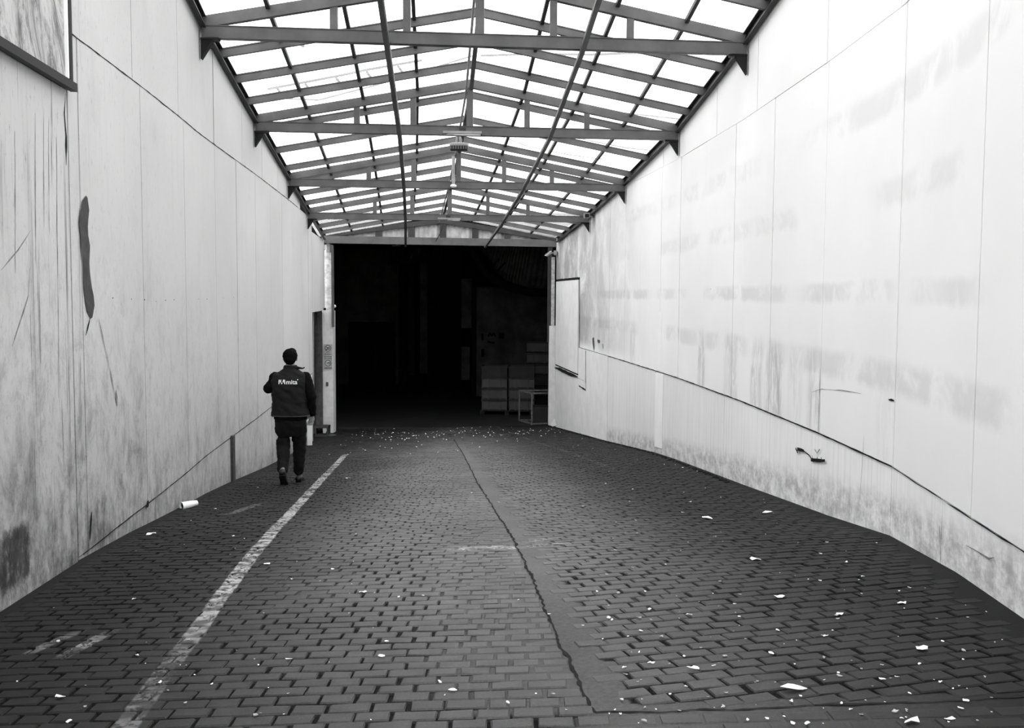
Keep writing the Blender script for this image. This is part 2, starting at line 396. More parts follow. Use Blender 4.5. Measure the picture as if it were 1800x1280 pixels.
def sett_local(L, W, r):
    hx, hy = L/2, W/2; ch = .0055
    j = lambda: r.uniform(-.0035, .0035)
    v = []
    for sx, sy in ((-1,-1),(1,-1),(1,1),(-1,1)): v.append((sx*(hx-ch)+j(), sy*(hy-ch)+j(), .0012))
    for sx, sy in ((-1,-1),(1,-1),(1,1),(-1,1)): v.append((sx*hx+j(), sy*hy+j(), -.0045))
    for sx, sy in ((-1,-1),(1,-1),(1,1),(-1,1)): v.append((sx*hx, sy*hy, -.05))
    return v
PITX, PITY = .155, .1015
def setts():
    r = random.Random(11); out = []
    def place(x, y, L, ang):
        if L < .035: return
        z = fz(x, y) + r.uniform(-.002, .003)
        e = .05; gx = (fz(x+e, y)-fz(x-e, y))/(2*e); gy = (fz(x, y+e)-fz(x, y-e))/(2*e)
        out.append((x, y, z, L, PITY-r.uniform(.010,.016), ang + r.uniform(-.02,.02), gx+r.uniform(-.02,.02), gy+r.uniform(-.02,.02)))
    # left of the crack and below the turn: rows square to the view line
    k = 0; y = 2.9
    while y < 28.2:
        off = (k % 2)*PITX/2 + r.uniform(-.018, .018); a = xl(y)+.07; x = math.floor(a/PITX)*PITX + off - PITX; xb = x; kk = 0; kb = r.uniform(0, 6)
        lim = crx(y)-.004 if y > YC else 9.
        while x < xr(y)-.05:
            kk += 1; x = xb + (kk-1)*PITX; nx_ = xb + kk*PITX + .012*math.sin(kb+kk*1.9) + r.uniform(-.008, .008); x += .012*math.sin(kb+(kk-1)*1.9); L = nx_-x; x0, x1 = max(x, a), min(x+L, lim)
            mid = (x0+x1)/2; yy = y + .012*math.sin(mid*1.3+y*.7) + .02*math.sin(mid*.6+2)
            ok = x1-x0 > .03
            if y > YC and mid > lim: ok = False
            if y <= YC+.1 and mid > E1.x-.05 and yy > edge_y(mid)-.05: ok = False
            if ok and mid < xr(y)-.12: place(mid, yy, x1-x0-r.uniform(.009, .018), .0)
            x = xb + kk*PITX
        y += PITY; k += 1
    # right of the crack: rows swing away from the wall
    ang = math.radians(13); ca, sa = math.cos(ang), math.sin(ang)
    k = 0; v = -3.
    while v < 29:
        u = -4 + (k % 2)*PITX/2 + r.uniform(-.018, .018)
        while u < 12:
            L = PITX; uc = u + L/2 + r.uniform(-.009, .009); x = uc*ca - v*sa; yy = uc*sa + v*ca
            u += L
            if yy < 3.0 or yy > 28.2 or x > xr(yy)-.14: continue
            if x < E1.x-.1 and yy < YC: continue
            if yy < edge_y(x)+.05: continue
            if yy > YC-.02 and x < crx(yy)+strip_w(yy)-.01: continue
            place(x, yy, L-r.uniform(.009, .018), ang)
        v += PITY; k += 1
    return out
S = setts()
def in_view(x, y, z):
    d = Vector((x, y, z-EYE)); cz = d.y*math.cos(PITCH)-d.z*math.sin(PITCH)
    if cz < .5: return False
    u = 900+F*d.x/cz; vv = 640-F*(d.z*math.cos(PITCH)+d.y*math.sin(PITCH))/cz
    return -20 < u < 1820 and vv < 1292
vis = sorted([i for i, s in enumerate(S) if in_view(*s[:3])], key=lambda i: S[i][1])
single = set(vis[:300])
r_ = random.Random(3); FACES = sett_faces(); variants = []
for k in range(10):
    L = .118 + .006*k; me = bpy.data.meshes.new('brick'); me.from_pydata(sett_local(L, .0885, r_), [], FACES)
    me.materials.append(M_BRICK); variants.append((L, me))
V, Fs = [], []
for i, (x, y, z, L, W, a, gx, gy) in enumerate(S):
    if i in single:
        Lv, me = min(variants, key=lambda t: abs(t[0]-L)); o = bpy.data.objects.new('brick', me); C.objects.link(o)
        n = Vector((-gx, -gy, 1)).normalized(); X = Vector((math.cos(a), math.sin(a), 0)); X = (X - n*X.dot(n)).normalized(); Y = n.cross(X)
        m = Matrix((X*(L/Lv), Y, n)).transposed().to_4x4(); m.translation = (x, y, z); o.parent = floor; o.matrix_world = m
    else:
        if y > 1:
            ca, sa = math.cos(a), math.sin(a); b = len(V)
            for (lx, ly, lz) in sett_local(L, W, r_):
                wx, wy = lx*ca-ly*sa, lx*sa+ly*ca; V.append((x+wx, y+wy, z+lz+gx*wx+gy*wy))
            Fs += [tuple(b+q for q in f) for f in FACES]
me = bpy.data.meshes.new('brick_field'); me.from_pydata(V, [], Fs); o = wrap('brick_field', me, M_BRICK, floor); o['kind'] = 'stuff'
# the open crack
def ribbon_floor(name, pts, wd, mat, lift=.003):
    bm = bmesh.new(); L = []
    P = [Vector(p) for p in pts]; dense = []
    for A, B in zip(P[:-1], P[1:]):
        n = max(2, int((B-A).length/.02)); dense += [A.lerp(B, t/n) for t in range(n)]
    dense.append(P[-1]); r = random.Random(5); prev = None
    for i, p in enumerate(dense):
        d = (dense[min(i+1, len(dense)-1)]-dense[max(i-1, 0)]).normalized(); s = Vector((d.y, -d.x, 0))
        jj = (noise.noise(p*6)+.6*noise.noise(p*17))*wd*1.5; w1 = wd*(.5+abs(noise.noise(p*14))*2.2+1.6*max(0, noise.noise(p*2.1)))
        a = p + s*(jj-w1/2); b = p + s*(jj+w1/2)
        a.z = fz(a.x, a.y)+lift; b.z = fz(b.x, b.y)+lift; c = (bm.verts.new(a), bm.verts.new(b))
        if prev: bm.faces.new((prev[0], prev[1], c[1], c[0]))
        prev = c
    return obj(name, bm, mat, floor)
ribbon_floor('crack', CR+[E1, E2, E3, Vector((2.6, E3.y+.05, 0))], .012, M_CRACK)
# hall slab
bm = bmesh.new(); box(bm, (-16, 28.2, EYE-4.1), (9, 48, EYE-3.76)); o = obj('floor_hall', bm, plain('hall_concrete', .010, .55, .4, 0., .4, 1.5)); o['kind'] = 'structure'

# ---------------------------------------------------------------- side walls, board by board
def wall_panel(side, y0, y1, zlo, zhi, parent, proud=0., mat=None, th=.04, gap=.0035, name='wall_panel'):
    f = xl if side == 'l' else xr; sg = -1 if side == 'l' else 1
    W = WL if side == 'l' else WR
    ys = sorted({y0+gap, y1-gap} | {float(k) for k in W[:,0] if y0+gap < k < y1-gap} | set(np.arange(math.ceil(y0/.5)*.5+.0, y1-gap, .5)) - set())
    ys = [y for y in ys if y0+gap <= y <= y1-gap]
    bm = bmesh.new(); cols = []
    for y in ys:
        x = f(y) - sg*proud; lo = zlo(y) if callable(zlo) else zlo; hi = zhi(y) if callable(zhi) else zhi
        cols.append([bm.verts.new((x, y, lo)), bm.verts.new((x, y, hi)), bm.verts.new((x+sg*th, y, hi)), bm.verts.new((x+sg*th, y, lo))])
    for A, B in zip(cols[:-1], cols[1:]):
        for k in range(4): bm.faces.new((A[k], A[(k+1)%4], B[(k+1)%4], B[k]))
    bm.faces.new(cols[0]); bm.faces.new(cols[-1][::-1])
    return obj(name, bm, mat or (M_WL if side == 'l' else M_WR), parent)
def wall_core(side, y0, y1, zfun_lo, zfun_hi):
    f = xl if side == 'l' else xr; sg = -1 if side == 'l' else 1; bm = bmesh.new(); prev = None
    for y in np.arange(y0, y1+.01, (y1-y0)/40):
        x = f(y)+sg*.05; c = [bm.verts.new((x, y, zfun_lo(y))), bm.verts.new((x, y, zfun_hi(y))), bm.verts.new((x+sg*.3, y, zfun_hi(y))), bm.verts.new((x+sg*.3, y, zfun_lo(y)))]
        if prev:
            for k in range(4): bm.faces.new((prev[k], prev[(k+1)%4], c[(k+1)%4], c[k]))
        else: bm.faces.new(c)
        prev = c
    bm.faces.new(prev[::-1]); return bm
fl = lambda y: fz(xl(y), y)-.15
fr = lambda y: fz(xr(y), y)-.15
ev_top = lambda y: eave(y)+.16
wl = obj('wall_left', wall_core('l', -4, 23.6, fl, ev_top), M_BACK); wl['kind'] = 'structure'
wr = obj('wall_right', wall_core('r', -4, 28.0, fr, ev_top), M_BACK); wr['kind'] = 'structure'
rp = random.Random(21)
GAP = .0085
def tier(side, seams, zlo, zhi, parent, proud=.0):
    for a, b in zip(seams[:-1], seams[1:]):
        wall_panel(side, a, b, zlo, zhi, parent, proud + rp.uniform(-.003, .003), gap=GAP)
HU, HL = EYE+1.78, EYE-1.85
Lmid = [7.08,8.66,10.35,12.03,13.39,14.9,16.44,17.89,19.66,21.18,22.69]
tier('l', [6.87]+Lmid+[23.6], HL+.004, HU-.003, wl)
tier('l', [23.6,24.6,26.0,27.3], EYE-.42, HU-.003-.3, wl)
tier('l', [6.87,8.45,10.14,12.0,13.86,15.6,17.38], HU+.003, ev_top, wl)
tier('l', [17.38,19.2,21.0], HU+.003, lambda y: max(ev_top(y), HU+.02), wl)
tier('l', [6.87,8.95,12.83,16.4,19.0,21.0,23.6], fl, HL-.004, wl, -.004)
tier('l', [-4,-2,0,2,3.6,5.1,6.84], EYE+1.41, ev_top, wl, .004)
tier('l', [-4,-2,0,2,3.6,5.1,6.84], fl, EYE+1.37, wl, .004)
RU, RL = EYE+2.12, EYE-1.25
Rmid = [5.62,7.30,9.12,10.78,12.38,13.80,15.32,16.51,18.01,19.32,20.8,22.4,24.3]
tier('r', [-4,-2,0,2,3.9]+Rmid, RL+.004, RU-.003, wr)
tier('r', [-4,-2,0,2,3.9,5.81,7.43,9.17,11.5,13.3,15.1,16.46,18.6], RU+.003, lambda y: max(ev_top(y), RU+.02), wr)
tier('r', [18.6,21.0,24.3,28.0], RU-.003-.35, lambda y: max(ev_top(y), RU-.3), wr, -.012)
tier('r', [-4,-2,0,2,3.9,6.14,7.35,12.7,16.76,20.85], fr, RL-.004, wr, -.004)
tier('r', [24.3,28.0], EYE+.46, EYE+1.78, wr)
wall_panel('r', 24.3, 28.0, EYE-2.0, EYE+.46, wr, -.01, M_BACK)
# boarded-up opening by the hall: whiter boards, with gaps
wall_panel('r', 20.85, 24.3, fr, RL-.004, wr, .01, M_WHITE, gap=.003)
wall_panel('r', 24.3, 27.9, fr, EYE-1.95, wr, .01, M_WHITE, gap=.003)
zt = lambda y: EYE+.0
wall_panel('r', 24.36, 27.8, EYE-1.90, EYE+.40, wr, .03, M_WHITE, gap=.004)
wall_panel('r', 23.3, 24.3, EYE-2.0, RL-.004, wr, .018, M_WHITE, gap=.004)
# painted stripes
wall_panel('r', 16.26, 16.76, lambda y: fz(xr(y), y)+.10, RL-.03, wr, .006, M_WHITE2, th=.01, gap=0, name='painted_stripe')
wall_panel('r', 16.36, 16.62, RL+.03, EYE-.25, wr, .006, M_WHITE2, th=.008, gap=0, name='painted_stripe')

def ribbon_wall(side, pts, wd, mat, parent, name='crack', lift=.006, taper=True, rough=1.):
    """thin irregular line on a wall; pts are (along, height)"""
    f = xl if side == 'l' else xr; sg = 1 if side == 'l' else -1; P = [Vector((a, b)) for a, b in pts]; D = []
    for A, B in zip(P[:-1], P[1:]):
        n = max(2, int((B-A).length/.06)); D += [A.lerp(B, t/n) for t in range(n)]
    D.append(P[-1]); bm = bmesh.new(); prev = None
    for i, p in enumerate(D):
        d = (D[min(i+1, len(D)-1)]-D[max(i-1, 0)]).normalized(); s = Vector((d.y, -d.x)); q = Vector((p.x*7, p.y*7, wd*100))
        w1 = wd*(1+rough*noise.noise(q)+.3*rough*noise.noise(q*5.3)); j = wd*.6*rough*noise.noise(q*.6+Vector((3,3,3)))
        if taper: w1 *= min(1, .25+(3 if wd < .1 else 12)*i/len(D), .25+(3 if wd < .1 else 12)*(len(D)-1-i)/len(D))
        a, b = p+s*(j-w1/2), p+s*(j+w1/2)
        c = (bm.verts.new((f(a.x)+sg*lift, a.x, a.y)), bm.verts.new((f(b.x)+sg*lift, b.x, b.y)))
        if prev: bm.faces.new((prev[0], prev[1], c[1], c[0]))
        prev = c
    return obj(name, bm, mat, parent)
def wpts(side, px): return [on_wall(side, *p) for p in px]
M_SCR = plain('grey_scratch', .20, .9, .1, 0, .4, 20.)
# left wall marks
ribbon_wall('l', wpts('l', ((150,345),(146,395),(148,450),(153,510),(158,560))), .17, M_GREYP, wl, 'paint_smear', .008, True, .38)
ribbon_wall('l', wpts('l', ((172,560),(188,630),(203,708))), .012, M_SCR, wl, 'scratch', .007, True, 2.)
ribbon_wall('l', wpts('l', ((203,685),(206,712))), .045, M_SCR, wl, 'scratch')
ribbon_wall('l', wpts('l', ((160,900),(158,925),(157,950))), .035, M_CRACK, wl)
ribbon_wall('l', wpts('l', ((157,560),(150,590))), .02, M_CRACK, wl)
ribbon_wall('l', wpts('l', ((258,880),(260,890))), .06, M_CRACK, wl)
ribbon_wall('l', wpts('l', ((114,165),(112,200),(115,240),(114,290))), .03, M_CRACK, wl)
ribbon_wall('l', wpts('l', ((52,405),(30,440),(0,475))), .010, M_SCR, wl, 'scratch')
ribbon_wall('l', wpts('l', ((50,470),(48,520),(35,560),(20,610))), .013, M_SCR, wl, 'scratch')
for a in (((97,200),(99,420),(102,700)), ((75,190),(76,400)), ((66,420),(70,640)), ((88,180),(90,330)), ((118,620),(125,860)), ((24,230),(25,480)), ((138,560),(140,700),(143,830)), ((107,700),(112,860)), ((60,200),(61,500)), ((84,210),(85,420))):
    ribbon_wall('l', wpts('l', a), .007, M_SCR, wl, 'scratch', .007, True, 2.2)
ribbon_wall('l', [(6.95,HL+.0),(8,HL+.01),(10,HL),(14,HL),(18,HL),(23.5,HL)], .008, M_CRACK, wl, 'joint_line', .004, False, .9)
ribbon_wall('l', [(6.9,HU),(8,HU),(10,HU),(14,HU),(18,HU),(20.5,HU)], .009, M_CRACK, wl, 'joint_line', .004, False, .9)
# right wall marks
ribbon_wall('r', [(4.0,RL),(5.5,RL),(7.3,RL)], .008, M_CRACK, wr, 'joint_line', .008, False, .9)
ribbon_wall('r', [(7.3,RL),(10,RL),(14,RL),(18,RL),(24.2,RL)], .014, M_CRACK, wr, 'joint_line', .008, False, .5)
ribbon_wall('r', wpts('r', ((1443,650),(1441,700),(1439,765))), .013, M_CRACK, wr)
ribbon_wall('r', wpts('r', ((1428,690),(1445,684),(1480,686),(1515,692))), .006, M_SCR, wr, 'scratch')
ribbon_wall('r', wpts('r', ((1563,704),(1573,704))), .03, M_CRACK, wr)
ribbon_wall('r', wpts('r', ((1700,958),(1740,982),(1750,980))), .008, M_SCR, wr, 'scratch')
ribbon_wall('r', wpts('r', ((1653,925),(1655,985))), .016, M_CRACK, wr)
ribbon_wall('r', wpts('r', ((1520,765),(1518,800),(1512,880))), .007, M_SCR, wr, 'scratch')
# drawn scribble (arrow-like mark)
for a, wd in ((((1400,788),(1404,797)), .02), (((1403,790),(1415,793)), .03), (((1407,788),(1408,797)), .015), (((1415,793),(1424,800),(1429,807)), .012), (((1427,808),(1452,810)), .03), (((1430,803),(1431,813)), .014), (((1438,803),(1439,813)), .014), (((1445,804),(1446,812)), .014), (((1434,790),(1438,797),(1443,790)), .008)):
    ribbon_wall('r', wpts('r', a), wd, M_CRACK, wr, 'scribble', .010, False, .5)
for a, wd in ((((1043,594),(1044,616)), .09), (((1051,600),(1055,600)), .05), (((1060,604),(1061,612)), .03)):
    ribbon_wall('r', wpts('r', a), wd, M_GREYP, wr, 'torn_sticker', .010, False, 1.6)
ribbon_wall('r', wpts('r', ((977,646),(990,651),(1005,658),(1018,663))), .09, M_CRACK, wr, 'gap', .036, True, .3)
ribbon_wall('r', wpts('r', ((980,493),(1000,491),(1019,489))), .05, M_CRACK, wr, 'gap', .036, False, .3)
ribbon_wall('r', wpts('r', ((1019,492),(1019,580),(1018,660))), .05, M_CRACK, wr, 'gap', .012, False, .5)
ribbon_wall('r', wpts('r', ((1031,617),(1031,650),(1031,685))), .035, M_CRACK, wr, 'gap', .022, False, .5)
ribbon_wall('r', wpts('r', ((1019,678),(1031,686))), .035, M_CRACK, wr, 'gap', .022, False, .5)
M_HOLE = M_CRACK
for side, pxs in (('l', ((197,524),(230,526),(253,527),(273,530),(290,528),(305,527),(348,526),(363,526),(392,524),(410,523),(430,522),(443,522))), ('r', ((1035,513),(1080,512),(1140,511),(1205,510),(1250,508)))):
    for px_ in pxs:
        y, z = on_wall(side, *px_); r0 = .005 + .005*random.random(); f = xl if side == 'l' else xr; sg = 1 if side == 'l' else -1; bm = bmesh.new()
        bm.faces.new([bm.verts.new((f(y)+sg*.006, y+1.3*r0*math.cos(k*PI/4), z+r0*math.sin(k*PI/4))) for k in range(8)])
        obj('tie_hole', bm, M_HOLE, wl if side == 'l' else wr)
# steel angle and flashing on the near left wall
bm = bmesh.new(); a = Vector((xl(3)+.05, 3, EYE+1.39)); b = Vector((xl(6.86)+.05, 6.86, EYE+1.39)); bar(bm, a, b, .045, .055)
bar(bm, a+Vector((-.01,0,.03)), b+Vector((-.01,0,.03)), .03, .016)
o = obj('trim_1', bm, M_BLACK); o['kind'] = 'structure'
bm = bmesh.new(); x = xl(6.9); box(bm, (x-.04, 6.85, EYE+1.40), (x+.035, 6.895, ev_top(6.9))); o = obj('trim_2', bm, M_BLACK); o['kind'] = 'structure'
bm = bmesh.new(); box(bm, (x+.0, 6.83, EYE+1.45), (x+.03, 6.848, ev_top(6.9))); o2 = obj('flashing', bm, M_WHITE2, o)
# conduit on the lower left wall
y, z = on_wall('l', 407, 800); bm = bmesh.new(); box(bm, (xl(y)-.01, y-.05, fz(xl(y), y)-.02), (xl(y)+.035, y+.05, HL+.02))
tag(obj('conduit', bm, M_GREYP), 'grey vertical metal duct strip on the lower left wall', 'duct')

# ---------------------------------------------------------------- roof
NRM = Vector((.0998, .995, 0))                       # along the lane is roughly (-.1, 1); across is (1, .1)
def span(yl):                                        # left and right bearing points of a frame whose left end is at yl
    yr = yl + .64
    for _ in range(5): yr = yl + .1*(xr(yr)-xl(yl))
    ym = (yl+yr)/2; z = eave(ym)
    return Vector((xl(yl), yl, z)), Vector((xr(yr), yr, z))
RISE = .60
def roof_pt(yl, t, dz=0.):                           # t: 0 left eave, .5 ridge, 1 right eave
    a, b = span(yl); p = a.lerp(b, t); p.z += .13 + RISE*(1-abs(2*t-1)) + dz; return p
ceiling = struct('ceiling')
T = [7.75, 11.32, 14.85, 18.70, 22.42]
TS = [.235, .365, .497, .632, .775]
truss_labels = ['nearest steel roof frame, cut by the top of the view', 'steel roof frame nearest the camera with its whole bottom beam in view', 'second steel roof frame, the tube lamp under its middle', 'third steel roof frame, small round lamp under its middle', 'fourth steel roof frame, last one before the hall front']
for k, yl in enumerate(T):
    a, b = span(yl); t_ = thing('roof_truss', truss_labels[k], 'roof truss', a.lerp(b, .5), 0, 'steel roof trusses'); off = -t_.location
    def part(name, fn, mat=M_STEEL):
        bm = bmesh.new(); fn(bm); bmesh.ops.translate(bm, verts=bm.verts[:], vec=off); return obj(name, bm, mat, t_)
    A, B = a + Vector((.03,0,.0)), b - Vector((.03,0,0))
    d = (B-A).normalized()
    def tie(bm):
        bar(bm, A, B, .09, .125)
        bar(bm, A+Vector((0,0,.066)), B+Vector((0,0,.066)), .11, .008); bar(bm, A-Vector((0,0,.066)), B-Vector((0,0,.066)), .11, .008)
    part('tie_beam', tie)
    for s in (0, 1):
        part('top_chord', lambda bm: bar(bm, roof_pt(yl, .008 if s == 0 else .992, -.03), roof_pt(yl, .5, -.03), .08, .125))
    for t in TS:
        p = a.lerp(b, t); q = roof_pt(yl, t, -.05)
        part('post', lambda bm: bar(bm, p+Vector((0,0,.05)), q, .10 if abs(t-.5) < .05 else .085, .06, (0,1,0)))
    for s, e in ((1, a), (-1, b)):
        def br(bm):
            x0 = e.x + s*.02; pts = [(x0, -.07), (x0+s*.15, -.07), (x0+s*.13,-.10), (x0, -.30)]
            f1 = [bm.verts.new((x, e.y-.04, e.z+z)) for x, z in pts]; f2 = [bm.verts.new((x, e.y+.04, e.z+z)) for x, z in pts]
            bm.faces.new(f1); bm.faces.new(f2[::-1])
            for i in range(4): bm.faces.new((f1[i], f1[(i+1)%4], f2[(i+1)%4], f2[i]))
            box(bm, (min(x0, x0+s*.20), e.y-.05, e.z-.092), (max(x0, x0+s*.20), e.y+.05, e.z-.068))
        part('bearing_bracket', br, M_BLACK)
RAFT = [1.5, 2.4, 3.3, 4.2, 5.1, 6.0, 6.9, 8.6, 9.5, 10.40, 12.25, 13.15, 14.05, 15.40, 16.75, 18.05, 19.30, 20.40, 21.50, 23.7, 24.9, 26.0]
for i, yl in enumerate(RAFT):
    for s in (0, 1):
        bm = bmesh.new(); p, q = roof_pt(yl, .004 if s == 0 else .996, -.03), roof_pt(yl, .5, -.03)
        bar(bm, p, q, .055, .092)
        bar(bm, p+Vector((0,0,.053)), q+Vector((0,0,.053)), .075, .012)
        obj('rafter', bm, M_STEEL, ceiling)
ALLY = sorted(RAFT + T + [27.0])
for t in (.12, .25, .375, .625, .75, .88):
    for ya, yb in zip(ALLY[:-1], ALLY[1:]):
        bm = bmesh.new(); bar(bm, roof_pt(ya, t, .01), roof_pt(yb, t, .01), .045, .05); obj('purlin', bm, M_STEELD, ceiling)
bm = bmesh.new()
for ya, yb in zip(ALLY[:-1], ALLY[1:]): bar(bm, roof_pt(ya, .5, -.10), roof_pt(yb, .5, -.10), .06, .05)
obj('ridge_beam', bm, M_STEEL, ceiling)
bm = bmesh.new(); tube(bm, [roof_pt(y, .488, -.14) for y in ALLY], .018, 8); obj('ridge_conduit', bm, M_STEELL, ceiling)
for t in (.003, .997):
    bm = bmesh.new()
    for ya, yb in zip(ALLY[:-1], ALLY[1:]):
        s = 1 if t < .5 else -1; p, q = roof_pt(ya, t, -.09), roof_pt(yb, t, -.09); o_ = Vector((s*.03, 0, 0))
        bar(bm, p+o_, q+o_, .06, .018); bar(bm, p+o_+Vector((0,0,.12)), q+o_+Vector((0,0,.12)), .06, .016); bar(bm, p+Vector((s*.008,0,.06)), q+Vector((s*.008,0,.06)), .012, .12)
    obj('eave_channel', bm, M_STEELD, ceiling)
# translucent sheets, one per bay and side
BAY = [1.5, 4.2, 6.9, 9.5, 11.32, 13.15, 14.85, 16.75, 18.70, 20.4, 22.42, 24.9, 27.35]
for ya, yb in zip(BAY[:-1], BAY[1:]):
    for s in (0, 1):
        bm = bmesh.new(); N = 60; prev = None
        for i in range(N+1):
            y = ya + (yb-ya)*i/N; wv = .012*math.sin(i*PI/2.)
            a, b = roof_pt(y, -.02 if s == 0 else 1.02, .055+wv), roof_pt(y, .5, .055+wv)
            c = (bm.verts.new(a), bm.verts.new(b))
            if prev: bm.faces.new((prev[0], prev[1], c[1], c[0]))
            prev = c
        obj('roof_sheet', bm, M_ROOF, ceiling, True)
# two long stays under the trusses
for t0, t1, lab, nm in ((.325, .345, 'long thin steel angle hung under the trusses, left of the ridge', 'stay_rail'), (.685, .685, 'long steel angle hung under the trusses, right of the ridge', 'stay_rail')):
    bm = bmesh.new(); ys = T + [27.1]; prev = None
    for i, y in enumerate(ys):
        a, b = span(y); t = t0 + (t1-t0)*i/(len(ys)-1); p = a.lerp(b, t) - Vector((0, 0, .10))
        if prev: bar(bm, prev, p, .055, .05); bar(bm, prev+Vector((.028,0,.03)), p+Vector((.028,0,.03)), .012, .07)
        prev = p
    tag(obj(nm, bm, M_STEEL), lab, 'steel rail')
# things lying on the roof, seen through the sheets
def roof_line(name, label, cat, px, r, mat=M_BLACK, dz=.14, group=None):
    bm = bmesh.new(); tube(bm, [roof_hit(*p, dz) for p in px], r, 6); return tag(obj(name, bm, mat), label, cat, group)
def roof_hit(px, py, dz):
    r = ray(px, py); best = None; lo, hi = 6.0, 27.
    def diff(y):
        x = r.x*y; yl = y
        for _ in range(3):
            a, b = span(yl); t = (x-a.x)/(b.x-a.x); yl = y - .64*t
        return EYE + r.z*y - roof_pt(yl, t, dz).z
    for _ in range(40):
        m = (lo+hi)/2
        if diff(m) > 0: hi = m
        else: lo = m
    y = (lo+hi)/2; return Vector((r.x*y, y, EYE+r.z*y))
lad = roof_line('pipe_rack', 'long rail with short rungs lying on the roof sheets, left side', 'rack', ((470,157),(560,140),(650,122),(742,106)), .018)
for (x, y) in ((487,155),(537,148),(591,137),(645,127),(700,117)):
    bm = bmesh.new(); tube(bm, [roof_hit(x, y, .14), roof_hit(x+10, y+14, .14)], .02, 6); obj('rung', bm, M_BLACK, lad)
roof_line('cable', 'thick black cable lying over the roof sheets, right of the ridge', 'cable', ((845,98),(930,95),(1040,96),(1120,93),(1200,92),(1240,94),(1300,91)), .016)
roof_line('cable', 'thin cable sagging across the roof sheets behind the second truss', 'cable', ((1000,186),(1060,195),(1110,200),(1200,210)), .012)
roof_line('cable', 'thin cable over the roof sheets left of the ridge lamp', 'cable', ((470,172),(560,176),(660,150),(760,120),(830,98)), .012)
roof_line('cable', 'lower thin cable across the roof sheets, right of the tube lamp', 'cable', ((980,236),(1050,250),(1100,260),(1160,266)), .012)
roof_line('cable', 'thin cable on the sheets above the third truss', 'cable', ((860,232),(930,258),(1000,272),(1060,280)), .010)
roof_line('stick', 'short stick lying on the roof sheets near the left eave', 'stick', ((508,62),(533,81)), .022)

# ---------------------------------------------------------------- hall front (portal)
wb = struct('wall_back')
GA, GB = Vector((-5.15, 27.36, EYE+1.45)), Vector((1.22, 28.0, EYE+1.41))
def gp(t, dz=0., dy=0.): p = GA.lerp(GB, t); return Vector((p.x, p.y+dy, p.z+dz))
bm = bmesh.new(); bar(bm, gp(-.01, .055), gp(1.01, .055), .12, .20); obj('lintel', bm, M_STEEL, wb)
for s in (0, 1):
    bm = bmesh.new(); bar(bm, gp(s, .17), gp(.5, .62), .12, .13); obj('gable_rafter', bm, M_STEELD, wb)
for t in (.23, .37, .505, .645, .785):
    bm = bmesh.new(); bar(bm, gp(t, .1), gp(t, .15+.45*(1-abs(2*t-1))), .17, .08, (0,1,0)); obj('gable_stud', bm, M_STEELD, wb)
st = [0, .23, .37, .505, .645, .785, 1]
for ta, tb in zip(st[:-1], st[1:]):
    bm = bmesh.new(); prev = None; N = 24
    for i in range(N+1):
        t = ta+(tb-ta)*i/N; dy = .07+.018*math.sin(i*PI/2); c = (bm.verts.new(gp(t, .1, dy)), bm.verts.new(gp(t, .2+.47*(1-abs(2*t-1)), dy)))
        if prev: bm.faces.new((prev[0], prev[1], c[1], c[0]))
        prev = c
    obj('corrugated_panel', bm, M_CORR, wb)
# backing above the portal so no daylight leaks over it
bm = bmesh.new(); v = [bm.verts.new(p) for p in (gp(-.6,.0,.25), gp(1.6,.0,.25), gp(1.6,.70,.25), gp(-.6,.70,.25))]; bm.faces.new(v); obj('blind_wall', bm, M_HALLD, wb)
# left jamb: pillar with limewashed lower part
def jamb_box(name, x0, y0, x1, y1, dep, mat, th=.3, parent=None, dark=False):
    a, b = at(x0, y0, dep), at(x1, y1, dep); bm = bmesh.new(); box(bm, (a.x, dep, b.z), (b.x, dep+th, a.z)); return obj(name, bm, mat, parent or wb)
jamb_box('pillar_upper', 570, 430, 583, 549, 27.5, M_PLAST)
jamb_box('pillar_lower', 566, 546, 586.5, 764, 27.42, M_PILLAR, .38)
jamb_box('shutter_guide', 582, 432, 587, 575, 27.36, M_STEEL, .08)
jamb_box('junction_box', 574, 426, 580, 444, 27.40, M_STEELL, .1)
bm = bmesh.new(); tube(bm, [at(571,430,27.3), at(571.5,438,27.3), at(568,442,27.3), at(565,440,27.3), at(563,426,27.2)], .008, 6); obj('cable_loop', bm, M_BLACK, wb)
# right jamb
jamb_box('pillar_upper', 969.5, 452, 974.5, 575, 27.9, M_PLAST)
jamb_box('pillar_lower', 965.5, 573, 975.5, 748, 27.85, M_PILLAR, .38)
jamb_box('shutter_guide', 963, 434, 969.5, 602, 27.95, M_STEELD, .08)
bm = bmesh.new()
for q in (((967,748),(975,735),(978,748),(972,750)),):
    f1 = [bm.verts.new(at(x, y, 27.7)) for x, y in q]; f2 = [bm.verts.new(at(x, y, 27.8)) for x, y in q]; bm.faces.new(f1); bm.faces.new(f2[::-1])
    for i in range(4): bm.faces.new((f1[i], f1[(i+1)%4], f2[(i+1)%4], f2[i]))
obj('broken_plaster', bm, M_WHITE, wb)
# recess with steel column left of the pillar
jamb_box('recess_back', 530, 545, 570, 768, 27.9, M_HALLM, .1)
dr = struct('door_1')
jamb_box('door_leaf', 554, 549, 566.5, 752, 27.25, M_GREYP, .12, dr)
jamb_box('door_frame', 549.5, 549, 554.5, 760, 26.9, M_BLACK, .1, dr)
bm = bmesh.new(); tube(bm, [at(550.5,550,26.4), at(550.5,600,26.4), at(551,700,26.4)], .022, 8); obj('downpipe', bm, M_STEELL, wb)
bm = bmesh.new(); box(bm, (-5.75, 23.7, EYE-3.9), (-5.65, 27.9, EYE-.3)); obj('recess_side', bm, M_BACK, wb)
bm = bmesh.new(); box(bm, (-5.75, 23.5, EYE-.42), (-5.1, 27.3, EYE-.36)); obj('recess_soffit', bm, M_BACK, wb)
